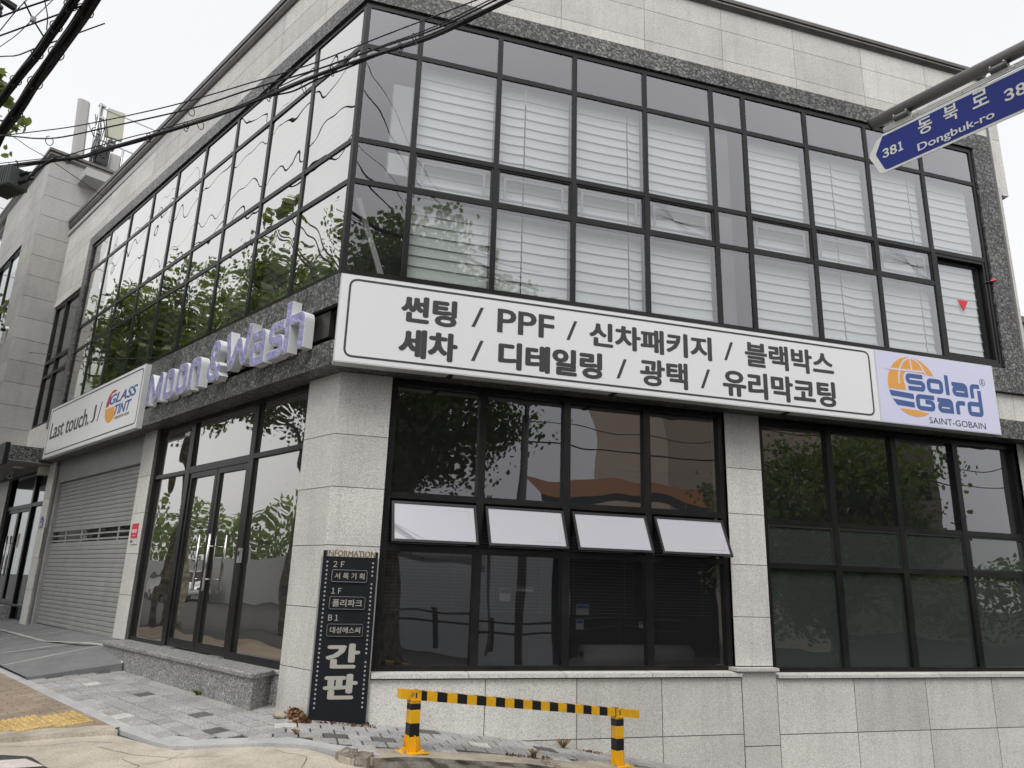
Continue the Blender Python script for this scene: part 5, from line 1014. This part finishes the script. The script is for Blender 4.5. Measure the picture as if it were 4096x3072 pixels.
# ================================================================= TREES
def leaf_mesh(mb, c, size, rnd, mi=0):
    n_ = V((rnd.uniform(-1, 1), rnd.uniform(-1, 1), rnd.uniform(-.2, 1.2))).normalized(); u_ = n_.orthogonal().normalized(); a = rnd.uniform(0, 6.28); u_ = u_ * math.cos(a) + n_.cross(u_) * math.sin(a); v_ = n_.cross(u_)
    pr = [(0, -.5), (.22, -.42), (.5, -.12), (.3, .02), (.36, .28), (.14, .2), (0, .52), (-.14, .2), (-.36, .28), (-.3, .02), (-.5, -.12), (-.22, -.42)]
    mb.add([c + (u_ * x + v_ * y) * size + n_ * (-.18 * size * abs(x)) for x, y in pr], [tuple(range(12))], mi)
def tree(name, label, loc, seed, h0, rad, top, nclump, per, lsize, tr, group, twigs=()):
    rnd = random.Random(seed); t = thing(name, label, 'tree', loc, group); L0 = V(loc); b = MB(); lean = V((rnd.uniform(-.25, .25), rnd.uniform(-.25, .25), 0))
    tk = [L0 + V((0, 0, -.1)), L0 + lean * .1 + V((0, 0, .5)), L0 + lean * .4 + V((0, 0, h0 * .5)), L0 + lean + V((0, 0, h0)), L0 + lean * 1.6 + V((0, 0, h0 + (top - h0) * .45))]
    b.tube(tk, [tr * 1.5, tr * 1.1, tr, tr * .8, tr * .35], 12); tips = []
    for k in range(9):
        a = k * 2.4 + rnd.uniform(-.3, .3); z = h0 * rnd.uniform(.75, 1.05); s0 = L0 + lean * (z / h0) + V((0, 0, z)); e = L0 + V((math.cos(a) * rad * rnd.uniform(.5, .85), math.sin(a) * rad * rnd.uniform(.5, .85), z + (top - z) * rnd.uniform(.25, .75)))
        m_ = s0.lerp(e, .5) + V((0, 0, .25)); b.tube(spline([s0, m_, e], 4), [tr * .42 * (1 - .085 * i) for i in range(9)], 7); tips += [m_, e]
        for j in range(2): e2 = e + V((rnd.uniform(-1, 1), rnd.uniform(-1, 1), rnd.uniform(-.2, .9))) * rad * .35; b.tube([m_.lerp(e, .6), e2], [tr * .12, tr * .04], 5); tips.append(e2)
    b.build('trunk', M['bark'], t, smooth=True); b = MB(); cz_ = (h0 * .85 + top) / 2; hz_ = (top - h0 * .85) / 2
    for k in range(nclump):
        if k < len(tips): c = tips[k]
        else:
            while True:
                d = V((rnd.uniform(-1, 1), rnd.uniform(-1, 1), rnd.uniform(-1, 1)))
                if .15 < d.length < 1: break
            d = d * (.55 + .45 * rnd.random()) / max(.7, d.length ** .3); c = L0 + V((d.x * rad, d.y * rad, cz_ + d.z * hz_))
        rc = rad * rnd.uniform(.12, .24)
        for j in range(per): leaf_mesh(b, c + V((rnd.gauss(0, 1), rnd.gauss(0, 1), rnd.gauss(0, .7))) * rc * .6, lsize * rnd.uniform(.6, 1.15), rnd)
    for tw in twigs:
        for j in range(tw[3]): leaf_mesh(b, V(tw[:3]) + V((rnd.gauss(0, .07), rnd.gauss(0, .07), rnd.gauss(0, .08))), lsize * rnd.uniform(1.4, 1.9), rnd)
    b.sm = True; b.build('crown', M['leaf'], t)
    if twigs:
        b = MB()
        for tw in twigs: b.tube([L0 + V((0, 0, tw[2] - .8 - L0.z)), V(tw[:3]) + V((-.25, -.05, .05)), V(tw[:3])], [.03, .01, .005], 5)
        b.build('branch', M['bark'], t)
    return t
def at_so(s, o): x, y = XY(s, o); return (x, y, zg(x, y))
GT = 'street trees out of view but mirrored in the glass'
tree('plane_tree', 'plane tree at the left kerb whose outer leaves reach into the left picture edge', at_so(7.6, 4.35), 11, 5.0, 2.2, 9.4, 140, 105, .12, .22, GT, [(-5.46, 4.75, 8.92, 14), (-5.40, 4.80, 8.70, 10), (-5.27, 4.87, 8.28, 3), (-5.16, 4.89, 8.24, 4), (-5.06, 4.87, 8.24, 3)])
tree('plane_tree', 'leafy plane tree further up the left street, mirrored in the upper windows', at_so(14.5, 3.8), 12, 6.0, 2.9, 10.0, 150, 100, .13, .24, GT)
tree('plane_tree', 'farthest plane tree up the left street, mirrored near the far end of the upper windows', at_so(21.5, 4.0), 13, 6.6, 3.0, 10.4, 145, 95, .14, .24, GT)
tree('plane_tree', 'dense plane tree between two others up the left street, mirrored over the shop door', at_so(10.8, 5.6), 16, 5.5, 2.5, 9.4, 130, 100, .125, .24, GT)
tree('plane_tree', 'large plane tree behind the viewer, mirrored beside the corner', (2.15, -9.6, zroad(2.15, -9.6)), 14, 3.0, 3.5, 11.4, 270, 95, .15, .34, GT)
tree('plane_tree', 'bushy plane tree down the right street, mirrored in the right ground floor windows', (14.2, -9.3, zroad(14.2, -9.3)), 15, 2.2, 3.4, 7.8, 220, 90, .155, .28, GT)
# ================================================================= THINGS ACROSS THE STREETS (seen in the glass)
FO = Fr(NL * 13.5, UL, NL)
t = tag(MB().box(FO, -6, 120, -.5, 2.1, 0, .3).build('street_wall', M['concrete_grey']), 'low concrete wall across the left street, seen mirrored in the shopfront', 'wall')
rnd = random.Random(21); b = MB()
for k in range(11000):
    a = rnd.uniform(-4, 110); c = FO.P(a, 1.7 + 4.4 * rnd.random() * (.78 + .22 * math.sin(a * .35)), .2 + rnd.uniform(-.1, 1.6)); leaf_mesh(b, c, .36 * rnd.uniform(.6, 1.2), rnd)
b.sm = True; o = b.build('hedge', M['leaf']); tag(o, 'long green hedge behind the low wall across the left street', 'hedge', kind='stuff')
b = MB(); pts = []
for i in range(41):
    a = -60 + i * 7.5; pts.append((a, 10 + 9 * math.sin(i * .35) + 5 * math.sin(i * .9 + 1)))
for (a, h), (a2, h2) in zip(pts, pts[1:]): b.quad(FO.P(a, -3, 130), FO.P(a2, -3, 130), FO.P(a2, h2, 190), FO.P(a, h, 190))
M['hill'] = mat('wooded_hill', (.10, .13, .09), .95); N(M['hill']); q = N(M['hill']); q.base(q.ramp(q.noise(.35, 5, .7), [(.35, (.06, .085, .05)), (.65, (.13, .16, .11))])); struct(b.build('hills', M['hill'], smooth=True))
def block(name, label, F, a0, a1, z1, o0, o1, m, rows, cols, group=None):
    t = thing(name, label, 'building', F.P((a0 + a1) / 2, -1, (o0 + o1) / 2), group); MB().box(F, a0, a1, -2.5, z1, o0, o1).build('wall', m, t); MB().box(F, a0 - .2, a1 + .2, z1, z1 + .35, o0 - .2, o1 + .2).build('roof', M['concrete_grey'], t)
    dx = (a1 - a0) / max(cols, 1); dz = z1 / max(rows, 1)
    for i in range(cols):
        for j in range(rows): MB().box(F, a0 + dx * (i + .2), a0 + dx * (i + .8), dz * (j + .3), dz * (j + .8), o0 - .03, o0 + .1).build('window', M['board'], t)
    return t
M['beige'] = mat('beige_render', (.68, .55, .43), .9); M['brick'] = mat('grey_brown_brick', (.24, .20, .19), .9); M['tile'] = mat('orange_roof_tile', (.30, .12, .045), .7)
q = N(M['tile']); wv = q.n('TexWave', Scale=1.6); q.l(q.co(), wv.inputs['Vector']); q.base(q.mix(1.0, (.31, .125, .045), q.ramp(wv.outputs['Fac'], [(0, g3(.6)), (.6, g3(1.1))]), 'MULTIPLY'))
FB = Fr((0, -30, 0), (1, 0, 0), (0, -1, 0))
block('street_building', 'beige rendered building across the right street, mirrored in the window beside the pillar', FB, 20.5, 33, 15, 0, 10, M['beige'], 0, 0)
block('street_building', 'brown brick house further down the right street', FB, 34, 48, 15, 6, 16, M['brick'], 4, 4)
block('street_building', 'distant pale office block seen mirrored above the shop door', FO, 78, 92, 26, 60, 75, M['ant_grey'], 8, 4)
t = thing('roofed_gate', 'low building with a curved orange tiled roof across the right street', 'building', (13, -27, -1)); b = MB(); n_ = 24
for i in range(n_):
    x0, x1 = 11.5 + 10 * i / n_, 11.5 + 10 * (i + 1) / n_; f_ = lambda x: 4.9 + .6 * math.exp(-((x - 16.5) / 2.6) ** 2) + .25 * abs((x - 16.5) / 4.7) ** 2.5
    b.quad((x0, -25.0, f_(x0)), (x1, -25.0, f_(x1)), (x1, -27.2, f_(x1) + 1.1), (x0, -27.2, f_(x0) + 1.1)); b.quad((x0, -25.0, f_(x0)), (x1, -25.0, f_(x1)), (x1, -25.02, f_(x1) - .4), (x0, -25.02, f_(x0) - .4), 1)
b.build('roof', [M['tile'], M['closure']], t); MB().box(FB, 12, 21, -2, 4.6, -4.4, -3).build('wall', M['board'], t)  # near-black wall: the shade mirrored in the lower panes, put into its colour
t = tag(MB().box(Fr((0, -17, 0), (1, 0, 0), (0, -1, 0)), -9, 9, -2, 2.7, 0, .2).build('street_wall', M['white_wall']), 'plain white wall behind the trees across the right street, only mirrored', 'wall')
rnd = random.Random(23); b = MB()
for k in range(11000):
    a = rnd.uniform(17, 48); leaf_mesh(b, V((a, -17 + rnd.uniform(-1.2, 1.2), -.4 + 3.9 * rnd.random() ** .7 * (.8 + .2 * math.sin(a * .9)))), .2 * rnd.uniform(.6, 1.2), rnd)
b.sm = True; tag(b.build('hedge', M['leaf']), 'leafy green bank along the right street, mirrored in the lower windows', 'hedge', kind='stuff')
gr = thing('guard_rail', 'dark post and rail fence along the far kerb of the right street, only mirrored', 'guard rail', (0, -14, -.1)); b = MB()
for z in (.45, .75): b.tube([(-9, -14, z - .1), (12, -14, z - .4)], .035, 6)
b.build('rail', M['frame_in'], gr)
for x in range(-8, 12, 2): MB().wbox((x, -14, .15 - .02 * x), .12, .12, 1.1).build('post', M['frame_in'], gr)
bn = thing('banner', 'white and blue banner slung between poles across the right street, only mirrored', 'banner', (4, -15.5, 0)); MB().box(Fr((0, -15.5, 0), (1, 0, 0), (0, 1, 0)), 3.2, 6.2, 2.1, 3.3, 0, .02).build('cloth', M['white'], bn); MB().box(Fr((0, -15.5, 0), (1, 0, 0), (0, 1, 0)), 3.2, 6.2, 1.9, 2.1, 0, .02).build('lower_band', M['ant_grey'], bn)
for x in (3.1, 6.3): MB().tube([(x, -15.5, -.8), (x, -15.5, 4.0)], .05, 8).build('pole', M['pole'], bn)
# parked white car across the left street
def car(label, F0, m, group):
    t = thing('parked_car', label, 'car', F0.P(0, 0, 0), group); pf = [(-2.25, .32), (-2.3, .62), (-2.2, .88), (-1.15, 1.02), (-.55, 1.52), (1.35, 1.60), (2.05, 1.10), (2.25, .95), (2.28, .35)]; b = MB(); n_ = len(pf); R0 = [F0.P(x, z, -.86 + (.16 if z > 1.2 else 0)) for x, z in pf]; R1 = [F0.P(x, z, .86 - (.16 if z > 1.2 else 0)) for x, z in pf]
    b.add(R0 + R1, [tuple(range(n_)), tuple(reversed(range(n_, 2 * n_)))] + [(i, (i + 1) % n_, n_ + (i + 1) % n_, n_ + i) for i in range(n_)]); o_ = b.build('body', m, t, bevel=.14); o_.modifiers['bevel'].segments = 4; o_.data.polygons.foreach_set('use_smooth', [True] * len(o_.data.polygons))
    for s_ in (-1, 1):
        b = MB(); w_ = [(-.95, 1.08), (-.52, 1.44), (1.25, 1.50), (1.75, 1.12)]; b.prism([F0.P(x, z, s_ * (.875 - (z - 1.05) * .34)) for x, z in w_], F0.n * .012 * s_); b.build('side_window', M['board'], t)
        for x in (-1.4, 1.4): w2 = MB().tube([F0.P(x, .33, s_ * .68), F0.P(x, .33, s_ * .89)], .33, 20).build('wheel', M['black'], t); MB().tube([F0.P(x, .33, s_ * .885), F0.P(x, .33, s_ * .90)], .2, 14).build('rim', M['steel'], w2)
        MB().box(F0, -2.29, -2.2, .66, .8, s_ * .62 - .16, s_ * .62 + .16).build('headlight', M['steel'], t); MB().box(F0, 2.18, 2.285, .85, 1.0, s_ * .62 - .16, s_ * .62 + .16).build('tail_light', M['redp'], t)
    b = MB(); b.prism([F0.P(-1.08, 1.07, -.72), F0.P(-.60, 1.49, -.62), F0.P(-.60, 1.49, .62), F0.P(-1.08, 1.07, .72)], V((-.012, 0, .012))); b.build('windscreen', M['board'], t)
M['carw'] = mat('white_car_paint', (.72, .73, .74), .2, 0, .5, .6); M['card'] = mat('dark_car_paint', (.05, .055, .06), .2, 0, .5, .6)
for lb, s_, o_, m_ in (('white car parked across the left street, nearest in the mirrored row', 34, 12.0, M['carw']), ('dark car parked behind the white one across the left street', 44, 12.2, M['card']), ('second white car, farthest in the mirrored row across the left street', 53, 12.0, M['carw'])):
    x, y = XY(s_, o_); car(lb, Fr((x, y, zroad(x, y)), UL, NL), m_, 'cars mirrored in the shopfront')
# neighbours at the picture edges
nb = thing('neighbour_building', 'pale tiled building whose corner shows past the stair tower at the left edge', 'building', FL.P(22, 0, 0)); FN = Fr(UL * 19.5 + NL * 1.2, -NL, -UL); b = MB(); panels(b, FN, [-1.6, -.2, 1.2, 2.6], [0, 2, 4, 6, 8, 9, 10, 11.05, 12.1, 13.1], 0, .02); b.box(FL, 19.56, 27, 0, 13.1, -1.4, 2.8); b.build('wall', [M['white_wall'], M['joint']], nb)
MB().box(FL, 19.4, 27, 13.1, 13.25, -1.5, 2.9).build('roof', M['concrete_grey'], nb)
nb = thing('neighbour_building', 'low pale building with a dark flat capping behind the right-hand end', 'building', (15, 4, 0)); FN2 = Fr((0, 3, 0), (1, 0, 0), (0, -1, 0)); b = MB(); panels(b, FN2, [12.0, 13.2, 14.4, 15.6, 18], [-2, 0, 1.2, 2.4, 3.6, 4.8, 6.0, 6.75], 0); b.build('wall', [M['stone'], M['joint']], nb); MB().box(FN2, 11.95, 18.1, 6.75, 6.88, -4, .08).build('capping', M['cornice'], nb)
# ================================================================= SMALL THINGS ON THE GROUND
rnd = random.Random(31); b = MB()
for k in range(330):
    u = rnd.random(); x = -.03 + .08 * u + rnd.gauss(0, .036); y = .38 - .46 * u + rnd.gauss(0, .04)
    if x > .07 + .02 and y > -.08: x = .08 - rnd.random() * .1
    s_, o_ = SO(x, y)
    if o_ < -.165 and y > -.05: continue
    hh = max(0, .06 - .6 * abs(x - (-.03 + .08 * u))) * rnd.random(); leaf_mesh(b, gp(x, y, .012 + hh), .045 * rnd.uniform(.5, 1.2), rnd)
b.sm = True; tag(b.build('leaf_litter', M['dryleaf']), 'heap of brown dry leaves at the foot of the corner pillar', 'leaf litter', kind='stuff')
b = MB()
for k in range(150):
    a = rnd.uniform(0, 1); x, y = (.1 + .6 * a, .0 + rnd.gauss(0, .025)) if k < 60 else (1.75 + .5 * a, -.72 + .1 * a + rnd.gauss(0, .02)) if k < 120 else (2.9 + rnd.gauss(0, .06), .06 + rnd.gauss(0, .015)); leaf_mesh(b, gp(x, y - .05, .013 + .008 * rnd.random()), .03 * rnd.uniform(.4, 1.2), rnd)
b.sm = True; tag(b.build('leaf_litter', M['dryleaf']), 'thin scatter of dry leaf crumbs along the paving and kerb', 'leaf litter', kind='stuff')
bm = bmesh.new(); bmesh.ops.create_icosphere(bm, subdivisions=2, radius=.055)
for v in bm.verts: v.co *= 1 + .35 * noise.noise(v.co * 22); v.co.z *= .62; v.co.x *= 1.25
me = bpy.data.meshes.new('rock'); bm.to_mesh(me); bm.free(); me.materials.append(M['rock']); o = bpy.data.objects.new('rock', me); COL.objects.link(o); o.location = gp(-.15, .13, .035); tag(o, 'pale rough stone lying beside the dry leaf heap', 'stone')
def tuft(c, n, h, m, label, seed):
    rnd = random.Random(seed); b = MB()
    for k in range(n):
        a = rnd.uniform(0, 6.28); l = h * rnd.uniform(.5, 1.1); d = V((math.cos(a), math.sin(a), 0)); s_ = d.cross(V((0, 0, 1))) * .004; p = V(c); b.add([p - s_, p + s_, p + d * l * .35 + V((0, 0, l * .7)) + s_ * .6, p + d * l * .8 + V((0, 0, l * .75)), p + d * l * .35 + V((0, 0, l * .7)) - s_ * .6], [(0, 1, 2, 3, 4)])
    b.sm = True; tag(b.build('weed', m), label, 'weed')
M['grass'] = mat('weed_green', (.16, .21, .05), .7); M['straw'] = mat('dry_grass', (.30, .21, .10), .8)
x, y = XY(1.82, .15); tuft(gp(x, y, .005), 40, .075, M['grass'], 'small yellow green weed at the foot of the granite step', 3)
tuft(gp(2.05, -.73, .02), 90, .07, M['straw'], 'dry straw coloured tuft on the kerb left of the right post', 4); tuft(gp(2.62, .02, .005), 50, .10, M['straw'], 'dry weed against the wall beside the right barrier post', 5)
x, y = XY(.82, 1.27); tuft(gp(x, y, .0), 40, .03, M['grass'], 'low green moss tuft in the kerb joint by the yellow tiles', 6)
tuft(gp(-.02, -.60, .005), 24, .06, M['straw'], 'thin dry stalks in the kerb joint in front of the corner', 7)
